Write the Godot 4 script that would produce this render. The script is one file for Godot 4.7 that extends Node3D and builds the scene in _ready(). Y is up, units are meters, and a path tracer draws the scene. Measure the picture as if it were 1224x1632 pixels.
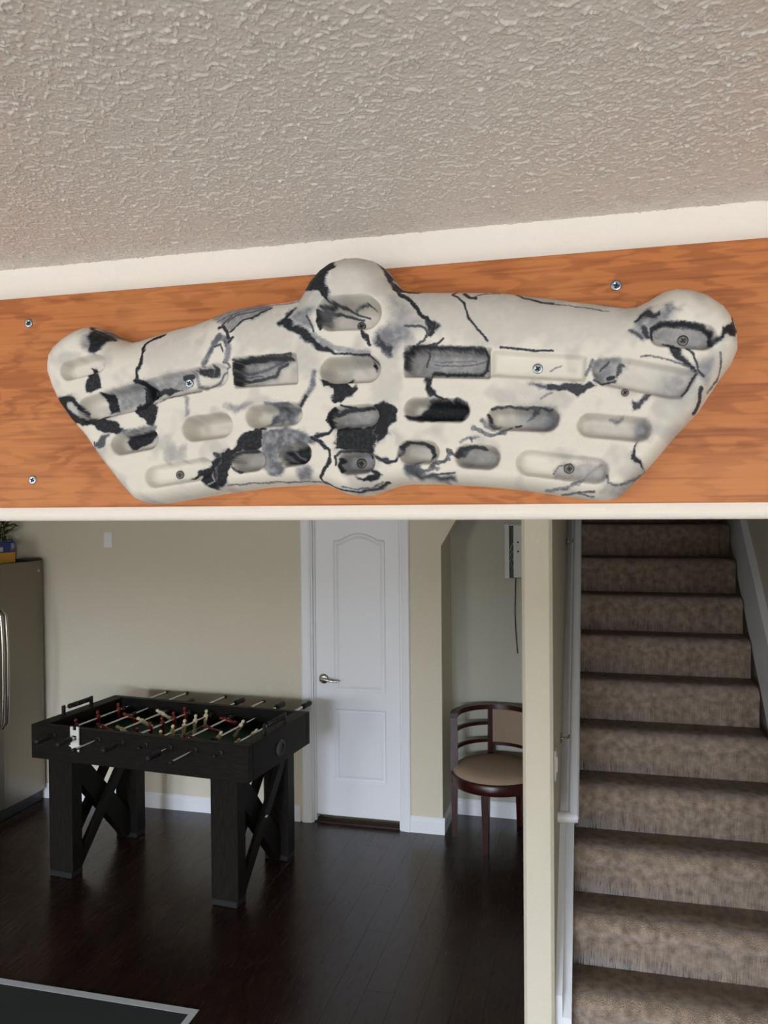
extends Node3D
# A fingerboard screwed to a plywood plank on a drywall header, with a games room and a carpeted stair beyond.
# House axes: x runs along the header, -z into the back room, y up, metres.

const DOWN_TILT := -0.62
const TURN := 14.3
const LEAN := -0.46
const CEIL := 2.352

var taken := {}
var rng := RandomNumberGenerator.new()
var M := {}

const OUTLINE := [-582.1,37.8,20,-580.3,48.8,22,-573,59.4,24,-560.2,68.3,24,-544.9,75.4,24,-533.7,78.2,24,-522.6,74.9,24,-511.6,68.5,28,-499,61.9,34,-486.8,58.9,40,-472.6,61.1,45,-455.2,65.5,50,-434.5,70.3,50,-409.4,74.1,50,-392.5,79.3,50,-370.8,86.3,50,-354.3,88,48,-322.3,90.2,45,-298.3,90.6,36,-289.4,91.5,30,-286.1,95.4,28,-278.9,107.7,28,-267.4,118.9,28,-255.3,126.1,28,-240.2,129.3,28,-225.2,128.8,28,-210.3,124.3,28,-200.6,117,28,-194.1,108.6,28,-188.1,99.9,32,-182.1,94,38,-171.9,91.7,45,-150,90.1,50,-121.6,88.1,50,-93.5,86,50,-76.9,83.6,50,-59.2,80,50,-35.6,75.9,50,-18.8,72.3,48,4,68.1,45,24.7,63.8,38,33.6,61.9,32,40.8,61.9,28,50.7,66.2,26,64.7,74,26,75.9,76.1,26,89.8,73.9,26,103.5,68.5,26,117.5,57.1,24,125.5,45,22,129.4,33,22,129.6,17,20,124.5,4.4,20,115.1,-8.7,18,96.2,-38.3,18,76.3,-59.8,18,62.1,-77.6,18,47.7,-93.9,18,33.2,-108.9,18,23.6,-117,18,13.8,-119.4,18,-0.1,-118.6,18,-20.1,-116,18,-43.3,-112.1,18,-68.1,-108.2,18,-110.7,-103.9,18,-154.1,-101.5,18,-176.4,-101.2,18,-188.2,-102.3,18,-202.1,-106.6,18,-216.7,-111.6,18,-228.8,-112.8,18,-241.1,-111.3,18,-253.7,-106,18,-266,-101.3,18,-281.8,-100.4,18,-330,-102.4,18,-362.7,-106.1,18,-392.7,-109.8,18,-427.1,-114.9,18,-453.2,-118.8,18,-467.8,-118.7,18,-477.7,-115.2,18,-490.1,-102.7,18,-503.8,-86.9,18,-518.4,-69.6,18,-534.6,-47.5,18,-552.1,-29.1,18,-566.4,-10.3,18,-575.3,7.7,18,-581.5,25.3,18]
const POCKETS := [
	["s",8.7,16,[-541.8,24.1,-508.6,30.8]],
	["s",11.0,12,[-444.9,0.2,-370,12.4]],
	["s",12.5,20,[-518,-17.4,-455.9,-5.2]],
	["s",9.9,21,[-481.6,-55.7,-449.2,-50.6]],
	["s",11.5,30,[-396.6,-41.7,-367.1,-38.8]],
	["s",10.4,12,[-441.6,-90.4,-387.2,-83.2]],
	["s",14.6,48,[-245.5,65.5,-211.9,64.6]],
	["q",4.0,28,[-350.7,27.7,-286.1,28.6,-284.3,1.2,-348.9,-0.2]],
	["s",11.6,36,[-246,10.3,-210.8,11]],
	["s",10.0,28,[-327.2,-31.9,-290.2,-30]],
	["s",9.8,28,[-239.3,-36.1,-210.6,-34.6]],
	["s",10.1,30,[-342.6,-76.4,-330.3,-75.3]],
	["s",10.0,33,[-292,-71.1,-280.7,-69.8]],
	["s",9.8,30,[-229.4,-80.5,-214.8,-79.6]],
	["q",4.0,31,[-171.7,29.1,-92.4,23.4,-93,-2.4,-172.4,2.7]],
	["q",4.0,8,[-89.1,20.8,-5.1,11.9,-6.3,-9.6,-90.4,-1.3]],
	["q",3.0,11,[1,-0.9,8.2,10,31.6,7.2,87.2,-6.7,88.7,-11.8,77.2,-27.8,68.8,-28.1,8.7,-13.2]],
	["s",9.9,21,[61.6,28.4,95.1,23.1]],
	["s",9.5,33,[-163.2,-30.2,-122,-32.9]],
	["s",9.6,27,[-169.7,-70.9,-151.9,-71.9]],
	["s",9.9,28,[-83.1,-41.3,-40,-43.9]],
	["s",10.0,28,[-114,-76.3,-94.5,-77.9]],
	["s",9.6,20,[-1.4,-50.3,41,-55.6]],
	["s",10.9,14,[-55.7,-84,2.8,-92]],
]
const BUMPS := [[-226.1,83.2,45.7,10],[-537.7,45.0,40.1,5],[82.2,36.6,38.6,7],[-218.0,-85.0,33.6,3]]
const MARBLE := [
	[0,0.30,5.0,1.2,0.0,[-525.8,52.9,-523.5,61.7,-520.5,64.3,-515.1,45,-520.7,46.5]],
	[0,0.28,5.0,1.2,0.0,[-499.8,0.5,-463.9,8,-460.4,5.2,-461.8,-9.4,-493.1,-17.5,-495.4,-1.3]],
	[0,0.26,5.0,1.2,0.0,[-457.1,9.2,-432,15.6,-396.9,20.1,-399.4,15.5,-410,1.2,-453.2,-4,-454.8,4.5]],
	[0,0.28,3.7,2.5,0.0,[-383.6,73.9,-380.2,89,-330.4,93.3,-314.7,78.2,-329.5,69.1,-348.1,64.2,-356.3,56.8,-368.1,65.9]],
	[0,0.19,6.2,1.2,0.0,[-280.9,73.3,-267.7,75.9,-264.4,72.7,-270.8,66.2,-266.4,56.1,-271.3,53.7,-289.7,65.1]],
	[0,0.21,5.0,1.2,0.0,[-202,43.8,-194.8,48.9,-188.7,51.5,-189.2,26.8,-195.5,31.3,-202.4,32.9]],
	[0,0.21,8.7,1.2,0.0,[-201.1,40,-192.7,45.3,-187,51.8,-179.8,52.8,-170.2,49.6,-168.9,39.9,-176,36.2,-186,21.6,-193.1,28.9,-201.4,38.9]],
	[0,0.36,11.2,1.2,0.0,[-188.2,79.6,-174.8,76.9,-164.9,62.1,-153.7,55.9,-152.1,50.1,-168.8,49.6,-184.1,53.1]],
	[0,0.33,3.7,1.2,0.0,[-170.8,27.6,-96.3,23.4,-98.5,5.6,-171.7,7]],
	[0,0.33,9.9,1.2,0.0,[-65.3,-33.5,-35.1,-34.1,-36.2,-49.4,-52.9,-48.8]],
	[0,0.26,5.0,1.2,0.0,[-40.6,-31.6,-33.2,-31.9,-29.6,-40.9,-32.3,-49,-42,-50.6]],
	[0,0.62,7.4,3.7,0.0,[-73.4,-9.1,-34.8,-10.1,-34.9,-24,-64.2,-17.5]],
	[0,0.31,5.0,1.2,0.0,[-351,26.5,-293.5,29.5,-311.9,18.9,-315.1,10.1,-349.6,5.4]],
	[0,0.30,4.3,2.5,0.0,[-360.5,-19.6,-333.7,-17.7,-336.9,-23.4,-351,-25.8,-358.9,-22.6]],
	[0,0.12,3.7,1.9,0.0,[-309.5,-21.5,-283.3,-21,-291.8,-24.9,-297.8,-35.2,-316.8,-37.5,-325.6,-38.9,-318.7,-28.4]],
	[0,0.36,6.2,1.2,0.0,[-248,-30.6,-203.3,-27.6,-203.3,-45,-246,-45]],
	[0,0.14,3.1,2.5,0.0,[-320,-47.1,-297.6,-41.9,-281.7,-45.4,-271.2,-52.8,-268.2,-60,-282,-59,-297.8,-60.5,-304.8,-69.1,-301.8,-82.1,-296.1,-82.2,-301.5,-89.2,-313.9,-90.5,-320.8,-81.7,-322.4,-60.1]],
	[0,0.19,3.7,1.2,0.0,[-283.9,-85.3,-273,-82.7,-268.8,-87,-273.6,-93.8,-285.8,-95.1]],
	[0,0.34,3.7,1.2,0.0,[-241.2,-70.6,-207.6,-70,-206,-88.2,-237.2,-89]],
	[0,0.50,5.0,1.2,0.0,[-352,-69.5,-329.2,-66.3,-335.2,-83.5,-349.4,-85.5]],
	[0,0.19,7.4,4.3,0.0,[30.8,36.8,40.8,45.4,49.3,49.5,68.3,52.7,76.4,48.8,65.4,43.8,51.8,38,46.2,29.8,39.2,27.3,35,32.1]],
	[0,0.39,8.7,1.2,0.0,[15.2,41.3,32.4,43.2,35,35.1,20.9,34.7]],
	[0,0.33,4.3,1.2,0.0,[53.3,35.4,100.7,29.4,100,14.1,55.8,26.8]],
	[0,0.26,3.1,3.7,0.0,[2.1,5.8,7.9,10.5,30.8,7.1,26.7,-2.6,22.4,-8.4,7.8,-13.2,2,-10.5]],
	[0,0.36,13.6,1.2,0.0,[60.9,-5.7,88.9,-7.2,76.9,-28,52.4,-20.1]],
	[0,0.60,12.4,1.2,0.0,[31,4.5,60.8,-3,52.4,-20.1,23.8,-9.9]],
	[0,0.26,5.0,1.2,0.0,[90.1,1.1,102.4,5,101.2,-4.9,97.3,-14.5,91.7,-8.8]],
	[0,0.28,6.2,1.2,0.0,[35.5,-50.3,46.5,-47.1,51.6,-54,48.8,-62.6,38.2,-62.7]],
	[0,0.60,7.4,1.2,0.0,[-4,-41.1,35.5,-50.3,35.4,-61,-4.2,-55.3]],
	[0,0.39,5.0,1.2,0.0,[11.6,-103.4,24.7,-106.4,47.1,-95,42.6,-104.3,25.9,-116.7,7.3,-110.7]],
	[0,0.39,3.7,1.2,0.0,[-34.2,-90.2,-25.1,-84.2,13.1,-85.5,11.6,-100.4,-4.3,-99.9,-32.6,-96.4]],
	[0,0.39,5.0,1.2,0.0,[-122.9,-70.5,-85.8,-68.9,-86.1,-84.9,-121.1,-84]],
	[0,0.41,5.0,3.7,0.0,[-429,-59.2,-406,-59.7,-406.7,-73,-424.2,-74.2,-432.4,-68]],
	[0,0.55,8.7,3.1,0.0,[-280.8,43.1,-259.9,30.6,-266.1,9.1,-297.7,14.9,-286.9,34.9]],
	[0,0.55,8.7,3.1,0.0,[-202,0.8,-184.8,-5.5,-184.9,-16.6,-193.5,-20.4,-202.1,-18.7]],
	[0,0.58,9.9,3.1,0.0,[-207.1,20.4,-184.6,21.5,-180.7,-22.1,-202.2,-21.3]],
	[0,0.58,8.7,3.7,0.0,[-175.7,80.7,-120.6,81.8,-35.1,64.9,-34.6,35,-90.4,35.4,-142.3,41.1]],  # top sloper washes: chalk dust grey, with the slopes' shade painted in
	[0,0.60,8.7,3.7,0.0,[-41,66.3,18.4,53.8,40.8,43.7,32.2,26.4,-40.3,24.6]],
	[0,0.58,7.4,3.7,0.0,[-349.9,59.3,-311.6,75.7,-286.8,52,-293,35.3,-347.2,35.3]],
	[0,0.62,8.7,3.7,0.0,[-454.1,44.9,-409.4,58.2,-384,27.9,-449.8,13.2]],
	[0,0.60,8.7,3.7,0.0,[-247,115.5,-206.1,118.7,-193.4,86.5,-240.5,82.4]],
	[0,0.50,3.1,1.2,0.0,[-295.5,101.5,-268.3,90.6,-257.6,87.2,-251.5,80.9,-258.1,77.6,-265.9,75.6,-279.4,73.2,-284.1,82.7]],
	[0,0.03,1.9,1.2,0.0,[-521.4,62,-522.3,69.1,-517.6,69.1,-501.2,59.3,-506.2,55.4,-507.2,47,-511.7,41.8,-516.2,44.9,-517.8,53]],
	[0,0.03,1.2,1.2,0.0,[-505.6,-0.7,-495,-0.5,-496.5,-9.6,-493.1,-18.3,-505.4,-20.2,-509.2,-7.8]],
	[0,0.03,2.5,1.9,0.0,[-554.1,-3.5,-542.7,-1,-535.7,-4.3,-534,-12.1,-539.3,-10.3,-545.4,-14.6,-582.5,-11.3,-590,-2.8]],
	[0,0.03,1.2,1.2,0.0,[-523.9,27.9,-518.4,27,-506,18.7,-504.2,5.1,-514.7,1.7,-521.6,1.2,-521.7,11.8,-517.3,16.2]],
	[0,0.03,1.2,1.9,0.0,[-459.9,4,-454.8,4.6,-441.5,-12.3,-436.8,-18.6,-441.9,-28.9,-444.5,-36.3,-450.3,-34.6,-457,-26.9,-473.9,-15,-465.3,-10.7]],
	[0,0.03,1.2,1.9,0.0,[-554.1,-3.4,-539.2,-1,-532.3,-10.5,-524.9,-26.5,-507.7,-23.4,-480.8,-36.7,-474,-41.4,-491.1,-44,-504.9,-42,-513.4,-34.1,-567.8,-29.7,-578.9,-16.3,-586.2,-6.2]],
	[0,0.55,1.9,1.2,0.0,[-545.5,-10,-539.3,-9.5,-526.6,-25.6,-524.4,-27.9,-543.6,-16.1]],
	[0,0.03,1.2,1.2,0.0,[-480.4,-46.3,-442.1,-40.9,-453.4,-48,-463,-55.4,-479.7,-61.2,-485.4,-51.7]],
	[0,0.10,1.9,1.2,0.0,[-512.6,-54,-504.9,-46.6,-494.5,-43.9,-501.6,-55.8,-507.5,-57.9,-514,-56.1]],
	[0,0.05,1.2,1.9,0.0,[-454,3.3,-416.7,0.7,-426.7,-3.4,-453.2,-5.2]],
	[0,0.05,1.2,1.2,0.0,[-396.1,20.1,-385.5,21.1,-372.7,20.2,-373.2,13,-382,11.2,-394.5,16.1]],
	[0,0.05,1.2,1.2,0.0,[-376.3,23.4,-372,20.5,-373.8,14.9,-380.4,10.8]],
	[0,0.03,1.2,1.9,0.0,[-257.9,138.4,-244.3,112.8,-249.6,108.4,-253.7,102.9,-249.9,93.4,-246.3,81.9,-250.8,79,-252.9,82.4,-261.3,89.4,-272.3,92.4,-295.5,103,-291.4,115.6,-280.1,129.7,-267.3,136.9]],
	[0,0.04,1.2,1.2,0.0,[-251.6,137.1,-243.8,139.2,-234.5,138,-237.6,135.3,-236.7,123.5]],
	[0,0.03,1.9,2.5,0.0,[-283.5,77,-294.6,73.6,-301.1,66.2,-302.3,60.3,-292.8,53.8,-280.8,46,-273.3,41.3,-262.8,33.6,-247.7,28.4,-235.9,27,-253.5,34.3,-263.9,42,-269.8,50.8,-274.3,53.9,-286.7,57.7,-294.3,65.8,-287,70.8]],
	[0,0.06,2.5,2.5,0.0,[-201.1,41.4,-193.1,34.4,-186,29.9,-186.7,22.3,-193.1,28.9,-201.5,31.9]],
	[0,0.03,1.9,1.2,0.0,[-153.7,54.5,-145.3,54,-139.6,48,-145.2,44.2,-148.5,38.8,-150.7,48.7]],
	[0,0.03,1.9,3.1,0.0,[-153,-0.7,-151,5,-148.9,-7.7,-145.5,-14.7,-136,-21.1,-119,-23.1,-126.2,-23,-141.9,-21.3,-152.4,-17.1,-155.2,-8.8]],
	[0,0.03,2.5,1.2,0.0,[-173.9,-36.3,-153.6,-23,-150.9,-21.4,-124.1,-22.7,-115.8,-26,-117.4,-32.1,-122.8,-38.5,-146.4,-41.7,-168.3,-40.6]],
	[0,0.03,1.2,2.5,0.0,[-241.3,-50.8,-239.7,-43.1,-207.6,-46.2,-209.2,-36.5,-203.3,-27.6,-193,-20.3,-189.6,-21.1,-189.8,-42.6,-196.1,-50.8,-204.6,-61.7,-206.1,-70.1,-222.4,-68.2,-236.7,-66.5,-244.4,-66.3,-244.3,-56.4]],
	[0,0.03,1.9,3.1,0.0,[-193.5,-19.7,-183.6,-27.7,-182.9,-37.5,-190.9,-49.7,-196.7,-59.2,-202.2,-61.9,-204.6,-27.4]],
	[0,0.05,1.2,1.2,0.0,[-159,-62.5,-150.4,-65.1,-148.2,-72.7,-152.9,-78.4,-152.5,-71.2]],
	[0,0.08,4.3,2.5,0.0,[-174.1,-82,-163.2,-80.4,-161.8,-87.6,-156.2,-93.7,-127.7,-94.3,-129.4,-99.5,-149.9,-98.4,-170.5,-94.2,-176,-88.8]],
	[0,0.12,1.2,1.2,0.0,[-124.4,-73.2,-118.4,-66.8,-113.5,-68.1,-120.8,-74.9,-124.3,-76.2]],
	[0,0.13,1.2,1.2,0.0,[-52.1,-33.6,-46.1,-33,-50.2,-36.6,-59.8,-42.9]],
	[0,0.10,4.3,3.1,0.0,[-53.6,-10.6,-34.8,-10.1,-34.9,-17.4,-47.1,-14.2]],
	[0,0.06,1.2,2.5,0.0,[-40.5,-10.9,-16.9,-11.9,-2.4,-10.3,2,-14.3,-6.8,-19.1,-14.1,-22.5,-21.4,-18.5,-40.5,-16.2]],
	[0,0.03,1.2,3.1,0.0,[-260.2,0.7,-234.4,3.5,-223.3,-7.9,-235.1,-17.3,-238.1,-22.8,-244,-19.7,-246.9,-12.6,-246.8,-5.5,-257.2,-5.1]],
	[0,0.03,1.2,1.2,0.0,[-209.7,21.9,-208.3,17.5,-210.1,13.8,-212.5,18.9]],
	[0,0.03,1.2,2.5,0.0,[-269.7,-52.9,-253.2,-50.5,-263.7,-57.3,-260.7,-61.6,-253.3,-61.8,-251.9,-68.9,-256.3,-63.2,-263.7,-61.5]],
	[0,0.03,1.2,2.5,0.0,[-329.7,-43.8,-315.7,-42.8,-320,-47.1,-321.7,-60.1,-333.4,-65,-347.6,-65.1,-355.2,-78.2,-358.6,-91.3,-372.9,-102.6,-382.1,-103.2,-376.1,-92.5,-372.3,-80.8,-375.4,-69,-356.2,-63.6,-348.2,-57.9,-349,-52.1,-338.7,-46.6]],
	[0,0.03,1.2,2.5,0.0,[-368.4,-68,-379.2,-75.1,-386.3,-81.9,-397.8,-86.2,-406.3,-93.6,-394.1,-90.7,-386.4,-95.6,-383.8,-102.8,-376,-102.9]],
	[0,0.05,1.9,1.2,0.0,[-302.1,-67.5,-279.4,-60.5,-283,-69.2,-281.7,-78.9,-298.8,-79.1]],
	[0,0.03,1.2,1.9,0.0,[-222,-92.1,-213.3,-95.1,-206,-89.6,-214,-81.2,-197.6,-89.7,-196.7,-92.5,-208.9,-99.2,-216.5,-97.8]],
	[0,0.03,1.2,1.2,0.0,[-206.1,-70.1,-199,-75.8,-189.8,-77.4,-189.8,-80.8,-200.4,-78.5]],
	[0,0.03,1.9,3.1,0.0,[108.9,27.1,111.7,31.5,114.7,30.3,121.6,36.2,123,31.8,121.1,25.5,111.7,23.6,106.4,18.9,103.8,16.4]],
	[0,0.04,1.2,1.2,0.0,[62.8,21.6,71.1,20.2,77.8,8.8,84.7,-0.1,91.7,-8.8,80.7,-1.2,71,7.9]],
	[0,0.07,1.2,1.9,0.0,[35.5,-28.5,40.4,-31.7,46.1,-24.4,50.4,-24.3,41.8,-34.6,36.1,-36.6]],
	[0,0.04,0.9,2.5,0.0,[38.1,-66.9,37.4,-77.2,41.8,-86,47.6,-92.5,40.3,-87.4,33.1,-80.1,33.8,-74.2]],
	[0,0.19,2.5,1.2,0.0,[16.4,-43.8,27.9,-45,21,-48.3]],
	[1,0.05,0.7,0.7,0.9,[-555.1,83.9,-533.8,77,-514.4,66.3,-501,59.2]],
	[1,0.16,0.7,0.7,0.9,[-522.1,73.9,-505.6,64.6,-498.8,64.1,-480.9,67.1,-454.3,72.7,-428.2,75.8,-402.4,82,-389.7,86.6]],
	[1,0.03,0.9,1.9,1.7,[-439.3,61.7,-449.6,57.9,-455.8,52.1,-457.4,45.1,-457.7,36.8,-458.6,25.8,-461.4,18.3,-463.2,10.8]],
	[1,0.03,1.2,1.2,2.8,[-463.2,10.8,-454.3,8.5,-455.9,5.2,-457.7,-1.6,-457.5,-11.1]],
	[1,0.20,2.5,0.7,1.9,[-478.1,-42.7,-453.8,-39,-442,-38.6]],
	[1,0.05,0.7,0.7,0.8,[-514.3,-52.4,-515.7,-58.2]],
	[1,0.20,1.9,0.7,1.6,[-398.9,16.9,-396.8,3.6,-380.5,-1.4,-373.3,5.6]],
	[1,0.14,0.7,0.7,0.9,[-440.1,-14.1,-429,-9.9,-407.6,-6.3,-388,-3.4]],
	[1,0.06,0.7,0.7,2.5,[-411.5,12.5,-403.3,13.6]],
	[1,0.28,3.1,1.9,2.2,[-405.9,-6.4,-403.9,-15.5,-404,-24.4]],
	[1,0.14,1.9,0.7,2.5,[-385.6,25,-379.6,32.2,-374.7,42.2,-368.5,52.5]],
	[1,0.14,1.9,0.7,2.8,[-374.6,45.8,-368.6,51.5,-360.2,47.9,-357.1,38.9,-359.9,28.7]],
	[1,0.10,0.7,0.7,0.9,[-373,41.3,-366.6,43.8,-363.5,36.4]],
	[1,0.05,0.7,0.7,1.6,[-370.4,61.2,-365.6,63.1,-359.5,55.5,-357,49.1]],
	[1,0.05,0.7,0.7,1.2,[-357.1,44.8,-352.3,50.3]],
	[1,0.05,0.7,0.7,0.8,[-384.5,75.9,-383.6,87.6,-363.5,91,-330.4,94.1,-298,95.7]],
	[1,0.12,0.7,0.7,0.6,[-374.4,68.4,-361.7,75.9,-343,81.7,-316.3,84.6,-284.5,83.7]],
	[1,0.05,0.7,1.9,1.2,[-356.3,55.3,-348.1,65.7,-333.1,71,-323.3,75.4,-315.1,79.2]],
	[1,0.10,0.7,0.7,0.8,[-361.2,66.7,-354.8,75.2,-332.9,78.4,-317.9,81.5]],
	[1,0.08,0.7,0.7,0.8,[-367.7,64.2,-361.5,70.5,-359.6,75.5]],
	[1,0.05,0.7,0.7,1.1,[-237.6,136,-222.2,134.7,-211.5,128,-198.8,111.7,-195,106.1]],
	[1,0.30,1.9,0.7,2.2,[-265.4,47.7,-256.5,40.1,-244.7,33.8,-227.1,28.7,-209.9,26.5]],
	[1,0.05,0.7,0.7,0.9,[-238.8,27.2,-221.3,25.6,-208.8,24.6,-205.3,20.4]],
	[1,0.08,0.7,0.7,0.8,[-258.2,74.1,-247.6,79,-238.3,76.6,-230.4,73,-219,68.5]],
	[1,0.10,0.7,0.7,1.2,[-259.4,64.5,-257.5,71.9,-249.7,74.5,-235.9,70.3,-225.2,66.7]],
	[1,0.12,0.7,0.7,0.6,[-230.4,75.5,-224.1,77.3,-213.6,77.4,-209.8,74.6]],
	[1,0.04,0.7,0.7,1.6,[-259.8,70.4,-261,60.6,-257.5,52.7]],
	[1,0.20,1.9,0.7,1.6,[-258,58.7,-258.2,69.5,-255.5,72.8]],
	[1,0.08,0.7,0.7,0.9,[-272.3,66.3,-267.9,57.6,-265.3,50.6]],
	[1,0.04,0.9,1.9,1.9,[-214,47.8,-212.1,40.2,-208.1,33.2]],
	[1,0.10,0.7,0.7,0.8,[-353.6,27.6,-329.5,28.9,-311.2,29.6,-290.4,30.3]],
	[1,0.04,0.7,1.2,1.6,[-195.1,105.5,-188.9,94.6,-180.3,84,-171,78.5,-164.1,68.3,-159.5,61.3,-150.9,55.7,-145.2,49.7,-146.4,42.7,-149.2,40.2]],
	[1,0.10,0.7,0.7,1.1,[-173,49.8,-162,50,-153.6,47.5,-150.6,41.6,-154.8,35,-161.9,31.3]],
	[1,0.05,0.7,0.7,0.9,[-136.8,36,-142.3,31.6,-153.5,29.5,-166.5,30.6]],
	[1,0.05,0.9,1.2,1.9,[-189.1,97.8,-180.6,88.9,-164.9,89,-156.7,94.3]],
	[1,0.05,0.7,0.7,1.0,[-156.7,94.3,-136.2,93.9,-110.1,92.4,-88.7,90.2,-74.6,86.3,-62.7,74.3,-45,68,-35.2,66.7]],
	[1,0.12,0.7,0.7,0.8,[-81.6,88.2,-71.8,86.8,-36.5,79.4]],
	[1,0.10,0.7,0.7,0.8,[-42.6,80.8,-19.1,75.2,3.9,66.7,30.4,59.3]],
	[1,0.12,0.7,0.7,0.6,[-41.1,67.5,-11,61.4,15.5,54.7]],
	[1,0.05,0.7,0.7,0.9,[-130.6,82.7,-124,78,-117.4,70.4,-112.4,54.9,-104,43.1,-94.5,32.3]],
	[1,0.05,0.7,0.7,0.9,[-130.6,82.7,-127.5,86.3,-123.1,90.9]],
	[1,0.05,0.7,0.7,1.6,[-119.6,83.1,-112.8,77,-107.1,75.7]],
	[1,0.10,0.7,0.7,0.6,[-107.6,78.7,-98.7,81.7,-85.2,81.8]],
	[1,0.05,1.9,0.7,1.2,[-173.1,9.3,-173.5,24.2,-168.2,29.4,-145.5,29.1,-118.8,26.6,-96.9,24.4,-96.4,21.7,-98.2,8.4,-102.8,4.4]],
	[1,0.10,0.7,0.7,0.8,[-154.1,27,-158.4,15.5]],
	[1,0.14,0.7,0.7,0.6,[-149.7,16.5,-122.5,13.7,-99.9,16.8]],
	[1,0.20,0.7,0.7,0.5,[-149.7,19.3,-128.1,18.2,-108.3,18.7]],
	[1,0.05,1.9,0.7,1.6,[-151.2,7.8,-122.5,5.7,-102.8,4.4]],
	[1,0.05,0.7,0.7,0.8,[-82.5,25.3,-63.9,21.9,-54.7,20,-34.7,19]],
	[1,0.05,0.7,0.7,1.2,[-202.3,-74.5,-193.8,-80.2,-182.6,-79,-180.6,-69.3]],
	[1,0.06,0.7,0.7,1.1,[-181.1,-74.9,-178.9,-65.1,-172.4,-60.8,-158.4,-62,-150.6,-65.7]],
	[1,0.11,0.9,3.1,2.2,[-160.4,-87.7,-150.6,-87.8,-141.8,-82.6,-134.8,-78.6,-130.6,-72.6,-124.8,-73.3]],
	[1,0.10,0.7,0.7,0.9,[-154.6,-94.5,-139.6,-91.4,-127.1,-91.6]],
	[1,0.10,0.7,0.7,1.2,[-124.4,-75.9,-121.2,-68.1,-112.1,-66.6,-97.5,-68.1]],
	[1,0.24,1.2,1.9,1.2,[-121,-62.6,-112.7,-58.8,-104.6,-58.3]],
	[1,0.12,0.7,0.7,0.9,[-110.7,-58.8,-110,-62.2]],
	[1,0.11,1.2,1.9,1.9,[-107.2,-49.5,-96.4,-55.2,-80.3,-55.6,-75.2,-50.4]],
	[1,0.18,1.9,1.9,1.9,[-99,-41.6,-95,-48.5,-86.4,-49.1]],
	[1,0.05,0.7,0.7,0.9,[-94.1,-37.5,-92.8,-44.3]],
	[1,0.10,0.7,0.7,0.7,[-91.1,-32.3,-84.4,-30.5,-51.5,-32.2,-35.1,-34.1]],
	[1,0.24,0.7,0.7,0.9,[-45.8,-24.9,-40.6,-21.1,-34.9,-20]],
	[1,0.04,0.7,0.7,0.9,[-70.7,-47.1,-66,-46.9]],
	[1,0.05,0.7,0.7,1.6,[-351.2,23.1,-350.2,2.4]],
	[1,0.07,0.7,0.7,1.2,[-351,26.5,-333,28,-295,28.2]],
	[1,0.16,1.2,0.7,1.2,[-350.4,16.5,-342.3,15.9,-323,20.9,-307.4,26.4]],
	[1,0.10,0.7,0.7,1.6,[-349.4,7,-334.3,9.5,-316.7,13.2,-313.4,20.5,-303.9,24.5]],
	[1,0.12,0.7,0.7,0.6,[-349.7,12.3,-345.6,12.3,-331.1,13.9]],
	[1,0.16,0.7,0.7,1.2,[-363.2,25.8,-358.4,24.1,-355.3,19.5,-367.4,14.6,-370.7,8.8,-376.1,0.4]],
	[1,0.16,1.2,0.7,1.2,[-318.1,-17.6,-310.8,-19.2,-293.9,-18.7]],
	[1,0.05,0.7,0.7,0.9,[-238.1,-23.5,-229.6,-25.2,-221.8,-26.1,-207.8,-26.1]],
	[1,0.18,2.5,0.7,2.2,[-266,10.9,-267.7,-3.2,-273.8,-11.5,-279.9,-21.2]],
	[1,0.05,0.7,0.7,1.6,[-274.5,-12.9,-280.2,-22.3]],
	[1,0.04,0.7,1.2,1.6,[-245,-27.1,-250.3,-30.7,-251.9,-37.7,-247.5,-44.9,-251.7,-50.5,-260.7,-53.1,-268.2,-54.3]],
	[1,0.10,0.7,0.7,1.2,[-247.6,-31.2,-235.9,-27.5,-218.9,-26]],
	[1,0.04,0.7,1.9,1.6,[-269.7,-54.3,-263.7,-58.7,-253.3,-61.8,-250.4,-67.5,-252,-80.3,-256.5,-88.7,-261.9,-94.1,-260.3,-96.9]],
	[1,0.06,0.7,0.7,0.9,[-260.3,-96.9,-251.7,-102.6,-239.3,-107.1,-222.3,-108.7,-205.9,-104.6,-193.5,-99.2]],
	[1,0.12,0.7,0.7,0.6,[-239.2,-103,-225.3,-105.9,-211.4,-104.6,-198.9,-99.2]],
	[1,0.16,0.7,0.7,0.6,[-364.9,-99.8,-333.4,-98,-311,-97.5,-290.3,-97,-272.3,-96.6,-257.4,-99.7]],
	[1,0.28,0.7,0.7,0.9,[-301.4,-70,-298.5,-75.1,-293,-78.1]],
	[1,0.24,0.7,0.7,0.9,[-298.9,-65.1,-294.1,-70.5,-286.2,-75.1]],
	[1,0.06,0.7,0.7,1.1,[-244.2,-81.9,-244.2,-73.4,-238.2,-68.6,-222.4,-68.2,-212.1,-69.6,-213.4,-74.1]],
	[1,0.05,0.7,0.7,1.2,[-239.5,-76.1,-240.6,-83.3,-237,-88.9]],
	[1,0.32,0.7,0.7,0.9,[-303.7,-73.4,-300.5,-63.4,-292,-59.2,-278.6,-59.9]],
	[1,0.60,1.2,0.7,1.6,[-219.1,-90.8,-213.3,-91.6]],
	[1,0.08,0.7,0.7,0.9,[-352,-69.5,-348.1,-66.8,-332.6,-65.1]],
	[1,0.10,0.7,0.7,0.9,[-354.8,-81.1,-350.6,-85.6,-344.3,-87.9]],
	[1,0.32,0.7,0.7,0.6,[-389.6,-95.5,-386.8,-99.9,-375.6,-95.7,-376.1,-85.4]],
	[1,0.05,1.9,3.7,2.5,[40.7,40.6,46.4,44.9,58.8,49.2]],
	[1,0.06,1.2,1.9,1.9,[46.2,34,47.8,27.3]],
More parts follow.
